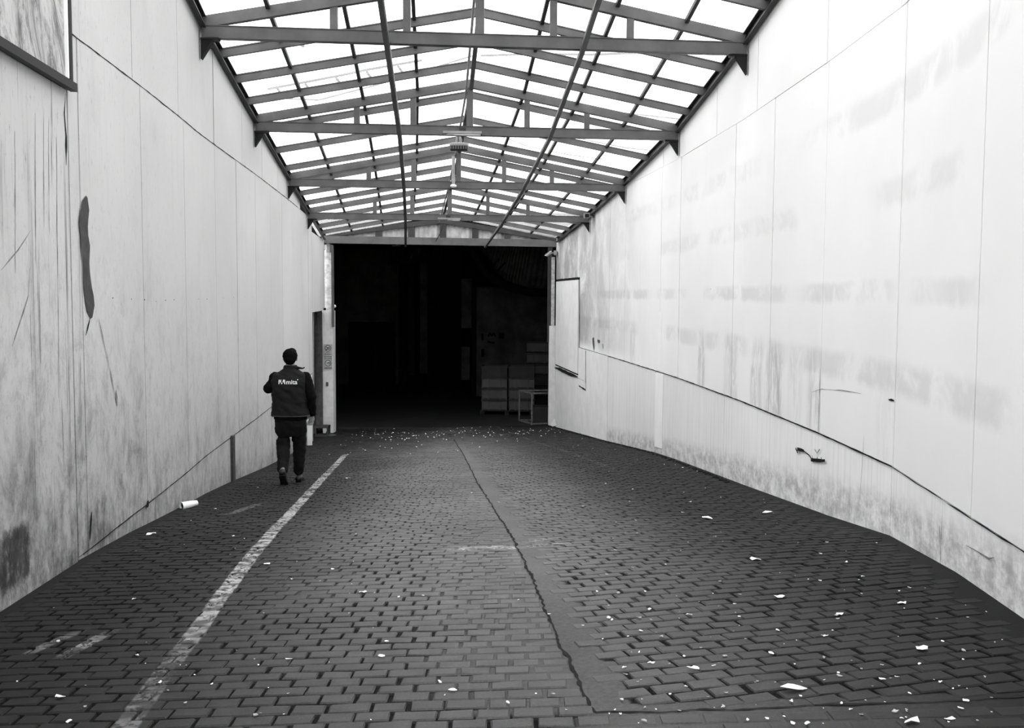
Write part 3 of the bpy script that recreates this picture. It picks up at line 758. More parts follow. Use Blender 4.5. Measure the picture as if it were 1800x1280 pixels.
# white post at the end of the left wall
p = on_floor(542, 783); q = at(547.5, 660, p.y); bm = bmesh.new(); box(bm, (q.x-.10, p.y-.02, p.z-.05), (q.x, p.y+.03, q.z))
o = obj('trim_3', bm, M_WHITE2); o['kind'] = 'structure'
# steel footing boxes by the pillar
f = thing('footing_box', 'dark open steel footing box at the foot of the left pillar', 'footing box', on_floor(566, 768)); f0 = f.location
def rel(bm, o): bmesh.ops.translate(bm, verts=bm.verts[:], vec=-o.location)
a, b = at(554,750,f0.y), at(578,768,f0.y)
for zz in (a.z, b.z+.04): bm = bmesh.new(); box(bm, (a.x, f0.y-.1, zz-.03), (b.x, f0.y+.25, zz+.02)); rel(bm, f); obj('plate', bm, M_STEELD, f)
for xx in (a.x+.02, b.x-.02): bm = bmesh.new(); box(bm, (xx-.02, f0.y-.08, b.z), (xx+.02, f0.y+.23, a.z)); rel(bm, f); obj('side_plate', bm, M_STEELD, f)
bm = bmesh.new(); a, b = at(576,757,f0.y), at(588,768,f0.y); ell(bm, Vector(((a.x+b.x)/2, f0.y+.0, b.z+.03)), .15, .12, .05, seg=12); ell(bm, Vector(((a.x+b.x)/2-.09, f0.y-.02, b.z+.07)), .05, .06, .09, seg=8); rel(bm, f); obj('rubble_lump', bm, M_STEELD, f, True)

# signs on the left pillar
def place_mesh(me, name, mat, parent, pos, mw=None):
    o = wrap(name, me, mat, parent); o.location = pos; o.rotation_euler = (PI/2, 0, 0); return o
def sign(label, num, cx, y0, y1, w_px, bars_above, bars_below, cyc):
    D = 27.40; a, b = at(cx-w_px/2, y0, D), at(cx+w_px/2, y1, D); t_ = thing('speed_sign', label, 'sign', ((a.x+b.x)/2, D, (a.z+b.z)/2), 0, 'speed signs on the pillar')
    o = t_.location.copy(); bm = bmesh.new(); box(bm, (a.x, D-.012, b.z), (b.x, D+.01, a.z)); bmesh.ops.translate(bm, verts=bm.verts[:], vec=-o); obj('sign_board', bm, M_SIGN, t_)
    cc = at(cx, cyc, D) - o; R = .085; bm = bmesh.new(); prev = None; n = 36
    vi = [bm.verts.new((cc.x+R*math.cos(k*2*PI/n), -.016, cc.z+R*math.sin(k*2*PI/n))) for k in range(n)]; vo = [bm.verts.new((cc.x+R*.80*math.cos(k*2*PI/n), -.016, cc.z+R*.80*math.sin(k*2*PI/n))) for k in range(n)]
    for k in range(n): bm.faces.new((vi[k], vi[(k+1)%n], vo[(k+1)%n], vo[k]))
    obj('ring', bm, M_TEXT, t_)
    bm = bmesh.new(); bmesh.ops.create_circle(bm, cap_ends=True, segments=36, radius=R*.79, matrix=Matrix.Translation((cc.x, -.014, cc.z)) @ Matrix.Rotation(PI/2, 4, 'X')); obj('disc', bm, M_PILLAR, t_)
    me = text_mesh(num, .105, .005); place_mesh(me, 'lettering', M_TEXT, t_, (cc.x, -.018, cc.z-.037))
    r = random.Random(int(num))
    for (yy, half, hh) in bars_above + bars_below:      # unreadable small print
        z = at(cx, yy, D).z - o.z; bm = bmesh.new(); x = -half
        while x < half-.01:
            l = r.uniform(.010, .026); box(bm, (x, -.016, z-hh/2), (min(x+l, half), -.013, z+hh/2)); x += l + r.uniform(.004, .009)
        obj('small_print', bm, M_TEXT, t_)
sign('upper round speed sign reading 20 on the white left pillar', '20', 576.6, 605.5, 625, 15.5, [], [(619.5, .05, .012), (622.5, .09, .018)], 612.2)
sign('lower round speed sign reading 10 on the white left pillar', '10', 576.8, 626, 649.5, 14.2, [(627.5, .10, .014), (630.5, .10, .014)], [(647, .10, .026)], 638.5)
a, b = at(573,672,27.4), at(577,679,27.4); bm = bmesh.new(); box(bm, (a.x, 27.38, b.z), (b.x, 27.41, a.z)); tag(obj('switch_plate', bm, M_GREYP), 'small dark switch plate low on the white left pillar', 'switch')

# ---------------------------------------------------------------- lamps and cameras
def tube_lamp(label, x0, x1, py, depth, slope=0):
    a, b = at(x0, py, depth), at(x1, py+slope, depth); c = (a+b)/2; t_ = thing('tube_lamp', label, 'lamp', c)
    bm = bmesh.new(); bar(bm, a-c, b-c, .07, .035); obj('lamp_body', bm, M_STEELL, t_)
    bm = bmesh.new(); tube(bm, [a-c-Vector((0,0,.03))+(b-a)*.03, b-c-Vector((0,0,.03))-(b-a)*.03], .014, 8); obj('tube', bm, M_WHITE2, t_)
    bm = bmesh.new(); box(bm, (-.05,-.03,.01), (.05,.03,.07)); obj('bracket', bm, M_STEELD, t_)
tube_lamp('unlit tube lamp under the middle of the second roof truss', 779, 847, 232.5, 15.1, 1)
tube_lamp('unlit tube lamp under the roof truss closest to the hall front', 766, 810, 384, 22.7, 1)
c = at(807, 258, 15.9); t_ = thing('hanging_lamp', 'grey ribbed floodlight hanging under the ridge behind the tube lamp', 'lamp', c)
bm = bmesh.new(); loft(bm, [(0,0,.055,.13,.09),(0,0,.045,.155,.11),(0,0,-.02,.15,.105)]); obj('lamp_housing', bm, M_STEELL, t_, True)
bm = bmesh.new(); box(bm, (-.135,-.115,-.055), (.135,.08,.0)); obj('lamp_box', bm, M_STEELD, t_)
for k in range(7): bm = bmesh.new(); box(bm, (-.125+k*.04-.004,-.125,-.05), (-.125+k*.04+.004,-.11,-.005)); obj('grille_bar', bm, M_STEELL, t_)
bm = bmesh.new(); tube(bm, [(-.04,0,.05),(-.02,0,.25)], .02, 8); tube(bm, [(.03,0,.05),(-.01,0,.25)], .02, 8); tube(bm, [(0,0,.05),(.05,.0,.10),(.02,0,.16),(.05,0,.2)], .008, 6); obj('hanger', bm, M_STEELL, t_)
c = at(797, 327, 18.9); t_ = thing('round_lamp', 'small round white lamp under the middle of the third roof truss', 'lamp', c)
bm = bmesh.new(); ell(bm, (0,0,0), .06, .06, .035); obj('lamp_shade', bm, M_WHITE, t_, True)
bm = bmesh.new(); tube(bm, [(0,0,.02),(0,0,.55)], .03, 8); obj('stem', bm, M_STEELL, t_)
c = at(1031, 380, 22.6); t_ = thing('security_camera', 'box security camera fixed above the right wall, at the end of a roof truss', 'camera', c)
bm = bmesh.new(); box(bm, (-.06,-.16,-.05), (.06,.12,.06)); obj('housing', bm, M_STEELL, t_)
bm = bmesh.new(); box(bm, (-.045,-.168,-.038), (.045,-.158,.035)); obj('lens_window', bm, M_BLACK, t_)
bm = bmesh.new(); bar(bm, (.05,0,0), (.20,.02,0), .04, .04); box(bm, (.17,-.05,-.09), (.20,.09,.09)); obj('wall_arm', bm, M_STEELL, t_)
c = at(968, 445, 27.6); t_ = thing('security_camera', 'small tilted security camera on the right jamb of the hall opening', 'camera', c)
bm = bmesh.new(); bar(bm, (-.13,-.05,-.07), (.02,0,.03), .08, .075); obj('housing', bm, M_STEELL, t_)
bm = bmesh.new(); bar(bm, (-.15,-.06,-.075), (.0,0,.055), .10, .012); obj('sun_visor', bm, M_WHITE, t_)
bm = bmesh.new(); tube(bm, [(.0,0,.02),(.07,.02,.0),(.11,.05,.02)], .018, 8); box(bm, (.09,-.01,-.05), (.17,.25,.07)); obj('wall_arm', bm, M_STEELL, t_)
# loose cable on the gable
bm = bmesh.new(); tube(bm, [at(779,393,27.2), at(777,402,27.2), at(772,414,27.2), at(766,424,27.2)], .012, 6); tag(obj('cable', bm, M_BLACK), 'black cable hanging across the corrugated gable left of its middle stud', 'cable')

# ---------------------------------------------------------------- inside the hall
h = struct('wall_hall')
def hbox(name, x0, y0, x1, y1, dep, th, mat, parent=h):
    a, b = at(x0, y0, dep), at(x1, y1, dep); bm = bmesh.new(); box(bm, (a.x, dep, b.z), (b.x, dep+th, a.z)); return obj(name, bm, mat, parent)
ZF = EYE-3.76
def slab(name, lo, hi, mat): bm = bmesh.new(); box(bm, lo, hi); return obj(name, bm, mat, h)
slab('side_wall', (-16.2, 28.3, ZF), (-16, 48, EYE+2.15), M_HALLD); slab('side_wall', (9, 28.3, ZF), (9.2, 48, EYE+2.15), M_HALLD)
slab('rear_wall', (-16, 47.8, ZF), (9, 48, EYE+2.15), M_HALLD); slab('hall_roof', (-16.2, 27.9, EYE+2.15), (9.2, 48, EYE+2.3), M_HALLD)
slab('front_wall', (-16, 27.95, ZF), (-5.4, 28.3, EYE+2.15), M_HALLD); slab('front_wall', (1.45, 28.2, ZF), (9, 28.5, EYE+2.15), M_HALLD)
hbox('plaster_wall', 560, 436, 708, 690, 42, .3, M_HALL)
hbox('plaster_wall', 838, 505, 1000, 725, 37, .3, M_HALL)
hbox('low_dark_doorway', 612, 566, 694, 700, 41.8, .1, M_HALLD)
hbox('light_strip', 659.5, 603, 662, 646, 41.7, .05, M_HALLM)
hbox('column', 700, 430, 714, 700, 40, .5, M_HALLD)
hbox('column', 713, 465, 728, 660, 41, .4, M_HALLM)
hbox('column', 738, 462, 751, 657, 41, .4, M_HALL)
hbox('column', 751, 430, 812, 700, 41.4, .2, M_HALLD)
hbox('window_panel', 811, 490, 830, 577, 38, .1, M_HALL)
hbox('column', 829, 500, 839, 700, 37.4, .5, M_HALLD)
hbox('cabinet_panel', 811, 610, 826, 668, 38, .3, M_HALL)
# lattice girder
lg = thing('lattice_girder', 'dark lattice girder hanging high inside the hall, left of the middle', 'girder', at(725,450,36)); oo = lg.location
def gpart(name, p, q, wd):
    bm = bmesh.new(); bar(bm, at(*p, 36)-oo, at(*q, 36)-oo, wd, wd); obj(name, bm, M_HALLD, lg)
gpart('bottom_chord', (682,465), (775,452), .18); gpart('top_chord', (682,432), (790,428), .1)
for k in range(5): gpart('post', (685+k*22,430), (686+k*22,463-k*3), .16)
for k in range(4): gpart('diagonal', (705+k*22,432), (690+k*22,462-k*3), .14)
hbox('plaster_behind_girder', 680, 436, 790, 462, 41.5, .1, M_HALL)  # plain plaster panel set behind the girder
# swooping sheet over the right half
ts = thing('fabric_sheet', 'ribbed grey sheet sagging in a curve high inside the hall, at right', 'sheet', at(900,480,34)); oo = ts.location
bm = bmesh.new(); prev = None
top = [(836,432),(858,455),(872,478),(893,497),(920,508),(968,513)]
N = 100
for i in range(N+1):
    s_ = i/N*5; k = min(int(s_), 4); fr_ = s_-k; lo = (top[k][0]*(1-fr_)+top[k+1][0]*fr_, top[k][1]*(1-fr_)+top[k+1][1]*fr_)
    dd = 34 + .03*math.sin(i*PI/2); c = (bm.verts.new(at(lo[0], lo[1], dd)-oo), bm.verts.new(at(lo[0]+14, min(lo[1]-2, 425), dd-1.2)-oo))
    if prev: bm.faces.new((prev[0], prev[1], c[1], c[0]))
    prev = c
obj('sheet', bm, M_HALL, ts)
bm = bmesh.new(); tube(bm, [at(822,428,33.6)-oo, at(838,450,33.6)-oo, at(852,478,33.6)-oo, at(872,494,33.6)-oo, at(900,506,33.6)-oo, at(930,513,33.6)-oo, at(970,516,33.6)-oo], .14, 8); obj('hem_roll', bm, M_HALLD, ts, True)
for a_, b_ in (((862,472),(900,430)), ((870,480),(915,435))):
    bm = bmesh.new(); bar(bm, at(*a_, 33.5)-oo, at(*b_, 33.5)-oo, .05, .05); obj('batten', bm, M_HALLD, ts)
# wall lamp glint, posters
c = at(588, 538.5, 28.6); bm = bmesh.new(); ell(bm, (0,0,0), .05, .05, .05, seg=12); t_ = obj('bulb', bm, M_WHITE2, None, True); t_.location = c; tag(t_, 'small white bulb just inside the hall opening, at its left edge', 'lamp')
bm = bmesh.new(); bar(bm, (0,.03,0), (-.3,.05,.03), .02, .02); obj('arm', bm, M_STEELD, t_)
bm = bmesh.new(); c = at(697, 432, 29.5); bar(bm, (-.12,0,0), (.12,0,0), .05, .02); ell(bm, (0,0,.04), .04, .04, .04, seg=10); t_ = obj('lamp_holder', bm, M_CRATE, None); t_.location = c; tag(t_, 'small dim lamp holder inside the hall, just under the lintel', 'lamp')
for (x0, y0, x1, y1, nm, lab) in ((846,587,850,598,'notice','small narrow dark notice on the hall wall, upper left one'),(877,585,886,596,'notice','dark square notice on the hall wall above the crates, right one'),(846,614,851,628,'notice','narrow dark notice on the hall wall just above the low crate stack')):
    a, b = at(x0,y0,36.95), at(x1,y1,36.95); bm = bmesh.new(); box(bm, (a.x,36.94,b.z), (b.x,37.0,a.z)); tag(obj(nm, bm, M_HALLD), lab, 'notice')
for k, (a_, b_) in enumerate((((858,592),(861,585)), ((861,585),(864,591)), ((864,591),(868,586)), ((868,586),(871,592)), ((857,601),(870,603)))):
    bm = bmesh.new(); bar(bm, at(*a_,36.9), at(*b_,36.9), .04, .06); obj('painted_scrawl', bm, M_HALLD, h)
# crates
def crate(mat, L=.80, Wd=.60, H=.345):
    t_ = thing('plastic_crate', 'x', 'crate')
    bm = bmesh.new(); th = .025
    box(bm, (-L/2+th,-Wd/2+th,0), (L/2-th,Wd/2-th,.02))
    for s in (-1, 1):
        box(bm, (-L/2+.02, s*(Wd/2-th)-th/2, .0), (L/2-.02, s*(Wd/2-th)+th/2, H-.02)); box(bm, (s*(L/2-th)-th/2, -Wd/2+.02, 0), (s*(L/2-th)+th/2, Wd/2-.02, H-.02))
    obj('walls', bm, mat, t_)
    bm = bmesh.new()
    for s in (-1, 1):
        box(bm, (-L/2, s*Wd/2-.02, H-.05), (L/2, s*Wd/2+.02, H)); box(bm, (s*L/2-.02, -Wd/2, H-.05), (s*L/2+.02, Wd/2, H))
        box(bm, (-L/2, s*Wd/2-.015, 0), (L/2, s*Wd/2+.015, .03))
    obj('rim', bm, M_CRATED, t_)
    for sx in (-1, -.5, .5, 1):
        for s in (-1, 1): bm = bmesh.new(); box(bm, (sx*(L/2-.02)-.018, s*Wd/2-.018, .0), (sx*(L/2-.02)+.018, s*Wd/2+.018, H-.03)); obj('rib', bm, mat, t_)
    return t_
def dup(root, loc, rotz, label=None, group=None):
    r = root.copy(); C.objects.link(r); r.location = loc; r.rotation_euler = (0,0,rotz)
    if label: r['label'] = label
    if group: r['group'] = group
    for ch in list(root.children):
        c = ch.copy(); C.objects.link(c); c.parent = r
        for g2 in ch.children:
            d = g2.copy(); C.objects.link(d); d.parent = c
    return r
proto = crate(M_CRATE); protod = crate(M_CRATED)
# pallet under the low stack
base = at(862, 718, 31.6); base.z = ZF
pal = thing('pallet', 'low dark pallet under the two-wide stack of grey crates', 'pallet', (base.x+.55, base.y+.1, ZF), -.06)
for k in range(7): bm = bmesh.new(); box(bm, (-.85,-.42+k*.135,.11), (.85,-.33+k*.135,.14)); obj('plank', bm, M_HALLM, pal)
for k in range(3): bm = bmesh.new(); box(bm, (-.85+k*.78,-.42,0), (-.71+k*.78,.45,.11)); obj('bearer', bm, M_HALLM, pal)
words = ['bottom', 'second', 'third', 'top']; first = [True, True]
def put(which, loc, rz, label, grp):
    pr = proto if which == 0 else protod
    if first[which]:
        first[which] = False; pr.location = loc; pr.rotation_euler = (0,0,rz); pr['label'] = label; pr['group'] = grp
    else: dup(pr, loc, rz, label, grp)
for col in (0, 1):
    for k in range(4):
        put(1 if k == 3 else 0, (base.x+.15+col*.86, base.y, ZF+.142+k*.352), -.06, f"grey plastic crate, {words[k]} of the {'left' if col == 0 else 'right'} column in the low stack in the hall", 'crates of the low stack')
wd2 = ['bottom', 'second from below', 'third from below', 'fourth from below', 'fifth from below', 'top']
b2 = at(935, 700, 33.6)
for k in range(6):
    put(1 if k in (0, 1, 2) else 0, (b2.x+.22, b2.y, ZF+.02+k*.372), -.04, f"grey plastic crate, {wd2[k]} in the tall stack behind the wire trolley", 'crates of the tall stack')
# tubular trolley frame
P0 = at(913,742,28.9); tf = thing('frame_trolley', 'empty tubular steel frame trolley standing at the right edge of the hall opening', 'trolley', (P0.x, P0.y, ZF), 0)
c4 = [(0,.75,0),(.36,-.05,0),(1.25,.12,0),(.9,.95,0)]; Ht = .93
c4 = [Vector(v) for v in c4]
for v_ in c4: bm = bmesh.new(); bar(bm, v_, v_+Vector((0,0,Ht)), .045, .045, (0,1,0)); obj('post', bm, M_RUST, tf)
for zz in (.04, Ht):
    for i in range(4): bm = bmesh.new(); bar(bm, c4[i]+Vector((0,0,zz)), c4[(i+1)%4]+Vector((0,0,zz)), .045, .045); obj('rail', bm, M_RUST, tf)
bm = bmesh.new(); box(bm, (.35,.15,.06), (1.1,.8,.5)); obj('load_box', bm, M_CRATED, tf)

# ---------------------------------------------------------------- person
pf = on_floor(512, 850)
SC = 1.0
person = thing('person', 'dark-haired man in dark vest and trousers walking away beside the left wall', 'person', pf, math.radians(7))
V3 = Vector
M_SKIN = plain('skin', .22, .55, .4, 0, .08, 20.)
M_HAIR = plain('dark_hair', .004, .9, .05, 0, .3, 60.)
M_VEST = plain('charcoal_vest_cloth', .009, .85, .2, 0, .2, 14.)
M_KNIT = plain('black_sweater_knit', .003, .9, .1, 0, .2, 30.)
M_TROU = plain('black_trouser_cloth', .004, .85, .2, 0, .25, 14.)
M_SHOE = plain('black_shoe_leather', .005, .5, .4, 0, .3, 20.)
M_SOLE = plain('dark_rubber_sole', .008, .8, .2, 0, .3, 30.)
M_HEM = plain('pale_piping', .09, .8, .2)
M_LET = plain('white_print', .85, .7, .2, 0, .05, 20.)
shL, elL, wrL = V3((-.185,-.0,1.335)), V3((-.268,.0,1.205)), V3((-.16,.22,1.33))
shR, elR, wrR = V3((.185,-.005,1.335)), V3((.262,-.045,1.10)), V3((.268,.03,.865))
hipL, knL, anL = V3((-.085,0,.87)), V3((-.093,.03,.47)), V3((-.080,-.23,.19))
hipR, knR, anR = V3((.085,.01,.87)), V3((.095,.10,.48)), V3((.080,.17,.085))
bm = bmesh.new()
loft(bm, [(0,0,.84,.15,.10),(0,0,.95,.15,.105),(0,0,1.08,.14,.10),(0,0,1.25,.165,.115),(0,-.005,1.36,.175,.10),(0,-.005,1.42,.11,.075),(0,0,1.46,.06,.06)])
chain(bm, [(V3((0,-.005,1.42)),.058),(V3((0,.01,1.52)),.055)])
ell(bm, V3((0,.025,1.595)), .076, .098, .105); ell(bm, V3((0,.055,1.535)), .055, .07, .055)      # skull, jaw
ell(bm, V3((0,.128,1.575)), .012, .020, .022); ell(bm, V3((0,.118,1.535)), .026, .012, .008)       # nose, mouth
for s in (-1, 1):
    ell(bm, V3((s*.080,.015,1.575)), .010, .018, .031); ell(bm, V3((s*.030,.112,1.600)), .014, .010, .009)
chain(bm, [(shL,.052),(elL,.040),(wrL,.028)]); chain(bm, [(shR,.052),(elR,.040),(wrR,.027)])
chain(bm, [(hipL,.085),(knL,.055),(anL,.036)]); chain(bm, [(hipR,.085),(knR,.055),(anR,.036)])
chain(bm, [(anL,.036),(V3((-.07,-.13,.055)),.035),(V3((-.066,-.05,.03)),.022)]); chain(bm, [(anR,.036),(V3((.085,.28,.03)),.034),(V3((.095,.37,.0)),.022)])
def hand(w0, down, fwd, out, sc=1.0, curl=1.0):
    """palm below the wrist; out = side the back of the hand faces, fwd = thumb side"""
    c = w0 + down*.055*sc; X, Y, Z = out, fwd, down
    rot = Matrix((X, Y, Z)).transposed().to_4x4(); ell(bm, c, .017*sc, .042*sc, .052*sc, rot)
    for k, (ln, off) in enumerate(((.070,.034),(.078,.0115),(.073,-.0115),(.058,-.033))):
        b0 = w0 + down*.092*sc + fwd*off*sc; l = ln*sc
        p1 = b0 + (down*.95 - out*.30*curl)*l*.45; p2 = p1 + (down*.35 - out*.95*curl)*l*.33; p3 = p2 + (-down*.45*curl - out*.7)*l*.28
        chain(bm, [(b0,.0090*sc),(p1,.0083*sc),(p2,.0078*sc),(p3,.0070*sc)])
    t0 = w0 + down*.03*sc + fwd*.028*sc; t1 = t0 + (down*.6+fwd*.55-out*.4)*.04*sc; t2 = t1 + (down*.85-out*.5)*.030*sc
    chain(bm, [(t0,.013*sc),(t1,.011*sc),(t2,.009*sc)])
dR = V3((-.22,-.02,-1)).normalized(); oR = V3((.42,.9,0)); oR = (oR-dR*oR.dot(dR)).normalized(); fR = dR.cross(oR).normalized()
if fR.x > 0: fR = -fR
hand(wrR, dR, fR, oR)
dL = (V3((.1,.10,.10))).normalized(); oL = V3((-.2,.3,.2)); oL = (oL-dL*oL.dot(dL)).normalized(); fL = dL.cross(oL).normalized()
hand(wrL, dL, fL if fL.z > 0 else -fL, oL)
wrap('body', voxel(bm, .0042, 1), M_SKIN, person, True)
bm = bmesh.new(); ell(bm, V3((0,.002,1.612)), .092, .108, .093); ell(bm, V3((0,-.035,1.575)), .076, .072, .075); ell(bm, V3((.01,.05,1.665)), .065, .06, .04)
wrap('hair', voxel(bm, .008, 2, .005, .03), M_HAIR, person, True)
bm = bmesh.new()
loft(bm, [(0,0,.60,.10,.07),(0,0,.68,.165,.10),(0,0,.78,.190,.125),(0,0,.88,.198,.14),(0,0,.96,.18,.13)])
chain(bm, [(hipL+V3((-.01,0,-.02)),.105),((hipL+knL)/2+V3((-.008,0,0)),.099),(knL+V3((-.004,0,.06)),.091),(knL+V3((-.004,-.02,-.01)),.087),((knL+anL)/2,.079),(anL+V3((0,.025,.03)),.064)])
chain(bm, [(hipR+V3((.01,0,-.02)),.105),((hipR+knR)/2+V3((.004,0,0)),.099),(knR,.085),((knR+anR)/2,.075),(anR+V3((0,0,.045)),.064)])
wrap('trousers', voxel(bm, .011, 2, .012, .12), M_TROU, person, True)
bm = bmesh.new()
loft(bm, [(0,0,.815,.205,.145),(0,0,.90,.205,.15),(0,0,1.2,.20,.13),(0,0,1.38,.19,.11),(0,0,1.44,.10,.08)])
chain(bm, [(shL,.078),(elL,.068),((elL+wrL)/2,.058),(wrL,.045)]); chain(bm, [(shR,.080),((shR+elR)/2,.073),(elR,.064),((elR+wrR)/2,.056),(wrR+V3((0,0,.015)),.043)])
wrap('sweater', voxel(bm, .011, 2, .007, .08), M_KNIT, person, True)
bm = bmesh.new()
loft(bm, [(.0,0,.852,.238,.165),(.0,0,.90,.236,.165),(-.005,0,1.02,.222,.16),(-.01,-.005,1.2,.218,.158),(-.01,-.01,1.32,.222,.142),(-.008,-.01,1.385,.205,.115),(0,-.005,1.425,.13,.092),(0,0,1.455,.082,.078)], 32)
wrap_v = voxel(bm, .010, 3, .013, .15); vest = wrap('vest', wrap_v, M_VEST, person, True)
bm = bmesh.new(); loft(bm, [(.005,0,1.415,.105,.088),(.005,0,1.46,.088,.082),(.005,0,1.495,.080,.078)], 24); chain(bm, [(V3((.05,-.05,1.475)),.022),(V3((.11,-.035,1.462)),.016),(V3((.15,.0,1.452)),.011),(V3((.172,.02,1.462)),.010)])
wrap('collar', voxel(bm, .008, 1, .004, .05), M_VEST, person, True)
bm = bmesh.new(); bvh = BVHTree.FromPolygons([v.co for v in wrap_v.vertices], [tuple(p.vertices) for p in wrap_v.polygons])
prev = None; pts = []
for k in range(49):
    t = 2*PI*k/48; d = V3((math.cos(t), math.sin(t)*.7, 0)); hit = bvh.ray_cast(V3((d.x*2, d.y*2, .868)), -d)[0]
    if hit: pts.append(hit + d.normalized()*.002)
tube(bm, pts, .004, 6); obj('hem_piping', bm, M_HEM, vest)
# print on the back of the vest: a block M mark and the word
def on_back(me, cx, cz):
    for v in me.vertices:
        x, z = cx + v.co.x, cz + v.co.y; hit = bvh.ray_cast(V3((x, -1, z)), V3((0,1,0)))[0]
        v.co = V3((x, (hit.y if hit else -.16)-.004, z))
def letters(body, size, cx, cz, bold):
    me = text_mesh(body, size, bold, 'LEFT'); b2 = bmesh.new(); b2.from_mesh(me)
    bmesh.ops.triangulate(b2, faces=b2.faces[:])
    bmesh.ops.subdivide_edges(b2, edges=[e for e in b2.edges if e.calc_length() > .02], cuts=2); bmesh.ops.triangulate(b2, faces=b2.faces[:]); b2.to_mesh(me); b2.free()
    on_back(me, cx, cz); return wrap('lettering', me, M_LET, vest)
letters('mita', .078, -.036, 1.270, .0012)
bm = bmesh.new()
for q in (((0,0),(.012,0),(.018,.055),(.004,.055)), ((.020,.030),(.028,.055),(.036,.055),(.030,.012)), ((.034,.0),(.046,.0),(.050,.018),(.040,.022)), ((.052,.030),(.058,.055),(.066,.055),(.064,.018)), ((.072,.0),(.086,.0),(.080,.055),(.068,.055))):
    vv = [bm.verts.new((x, z, 0)) for x, z in q]; bm.faces.new(vv)
me = bpy.data.meshes.new('emblem'); bm.to_mesh(me); bm.free(); on_back(me, -.130, 1.270); wrap('emblem', me, M_LET, vest)
bm = bmesh.new(); bmesh.ops.create_circle(bm, cap_ends=True, segments=12, radius=.006); me = bpy.data.meshes.new('dot'); bm.to_mesh(me); bm.free(); on_back(me, .103, 1.324); wrap('registered_dot', me, M_LET, vest)
def shoe(heel, ball, toe, sole_n):
    sh = bmesh.new(); chain(sh, [(heel+sole_n*.045,.045),(heel.lerp(ball,.5)+sole_n*.05,.043),(ball+sole_n*.03,.044),(toe+sole_n*.02,.032)])
    sh2 = wrap('shoe', voxel(sh, .008, 2), M_SHOE, person, True)
    sb = bmesh.new(); pts = []
    f = (ball-heel).normalized(); s = f.cross(sole_n).normalized()
    prof = [(0,.034),(.02,.04),(.10,.038),(.18,.050),(.24,.046),(.275,.025)]
    L = (ball-heel).length + (toe-ball).length; rows = []
    for d, wv in prof:
        dd = d/.275*L; c = heel + f*min(dd, (ball-heel).length)
        if dd > (ball-heel).length: c = ball + (toe-ball).normalized()*(dd-(ball-heel).length)
        rows.append([sb.verts.new(c+s*wv-sole_n*.006), sb.verts.new(c-s*wv-sole_n*.006), sb.verts.new(c-s*wv+sole_n*.018), sb.verts.new(c+s*wv+sole_n*.018)])
    for A, B in zip(rows[:-1], rows[1:]):
        for k in range(4): sb.faces.new((A[k], A[(k+1)%4], B[(k+1)%4], B[k]))
    sb.faces.new(rows[0]); sb.faces.new(rows[-1][::-1]); obj('sole', sb, M_SOLE, sh2)
    return sh2
hL, bL, tL = V3((-.083,-.295,.155)), V3((-.068,-.17,.022)), V3((-.062,-.08,.016)); nL = V3((0,.62,.60)).normalized(); nL = V3((0,.70,.71))
shoe(hL, bL, tL, V3((0,.66,.75)))
shoe(V3((.080,.10,-.005)), V3((.092,.28,-.022)), V3((.100,.37,-.028)), V3((0,.08,.99)))
bm = bmesh.new(); tube(bm, [V3((-.08,-.225,.235)), V3((-.082,-.25,.205))], .035, 10); wrap('sock', voxel(bm, .008, 1), plain('pale_sock', .25, .9, .1), person, True)

# ---------------------------------------------------------------- litter
def scrap(size, r, curl=.2):
    bm = bmesh.new(); n = r.randint(6, 9); asp = r.uniform(.35, .9); c = bm.verts.new((0,0,size*curl*.5)); vs_ = []
    for k in range(n):
        t = 2*PI*k/n; rr = size*r.uniform(.55, 1.1); vs_.append(bm.verts.new((rr*math.cos(t), rr*asp*math.sin(t), r.uniform(0, size*curl))))
    for k in range(n): bm.faces.new((c, vs_[k], vs_[(k+1)%n]))
    g_ = bmesh.ops.extrude_face_region(bm, geom=bm.faces[:]); bmesh.ops.translate(bm, verts=[v for v in g_['geom'] if isinstance(v, bmesh.types.BMVert)], vec=(0,0,.002))
    me = bpy.data.meshes.new('paper_scrap'); bmesh.ops.recalc_face_normals(bm, faces=bm.faces[:]); bm.to_mesh(me); bm.free(); return me
rl = random.Random(44)
def lay(me, p, rz, tilt=0):
    o = bpy.data.objects.new('paper_scrap', me); C.objects.link(o); o.location = (p.x, p.y, fz(p.x, p.y)+.005); o.rotation_euler = (-.09, 0, rz); return o
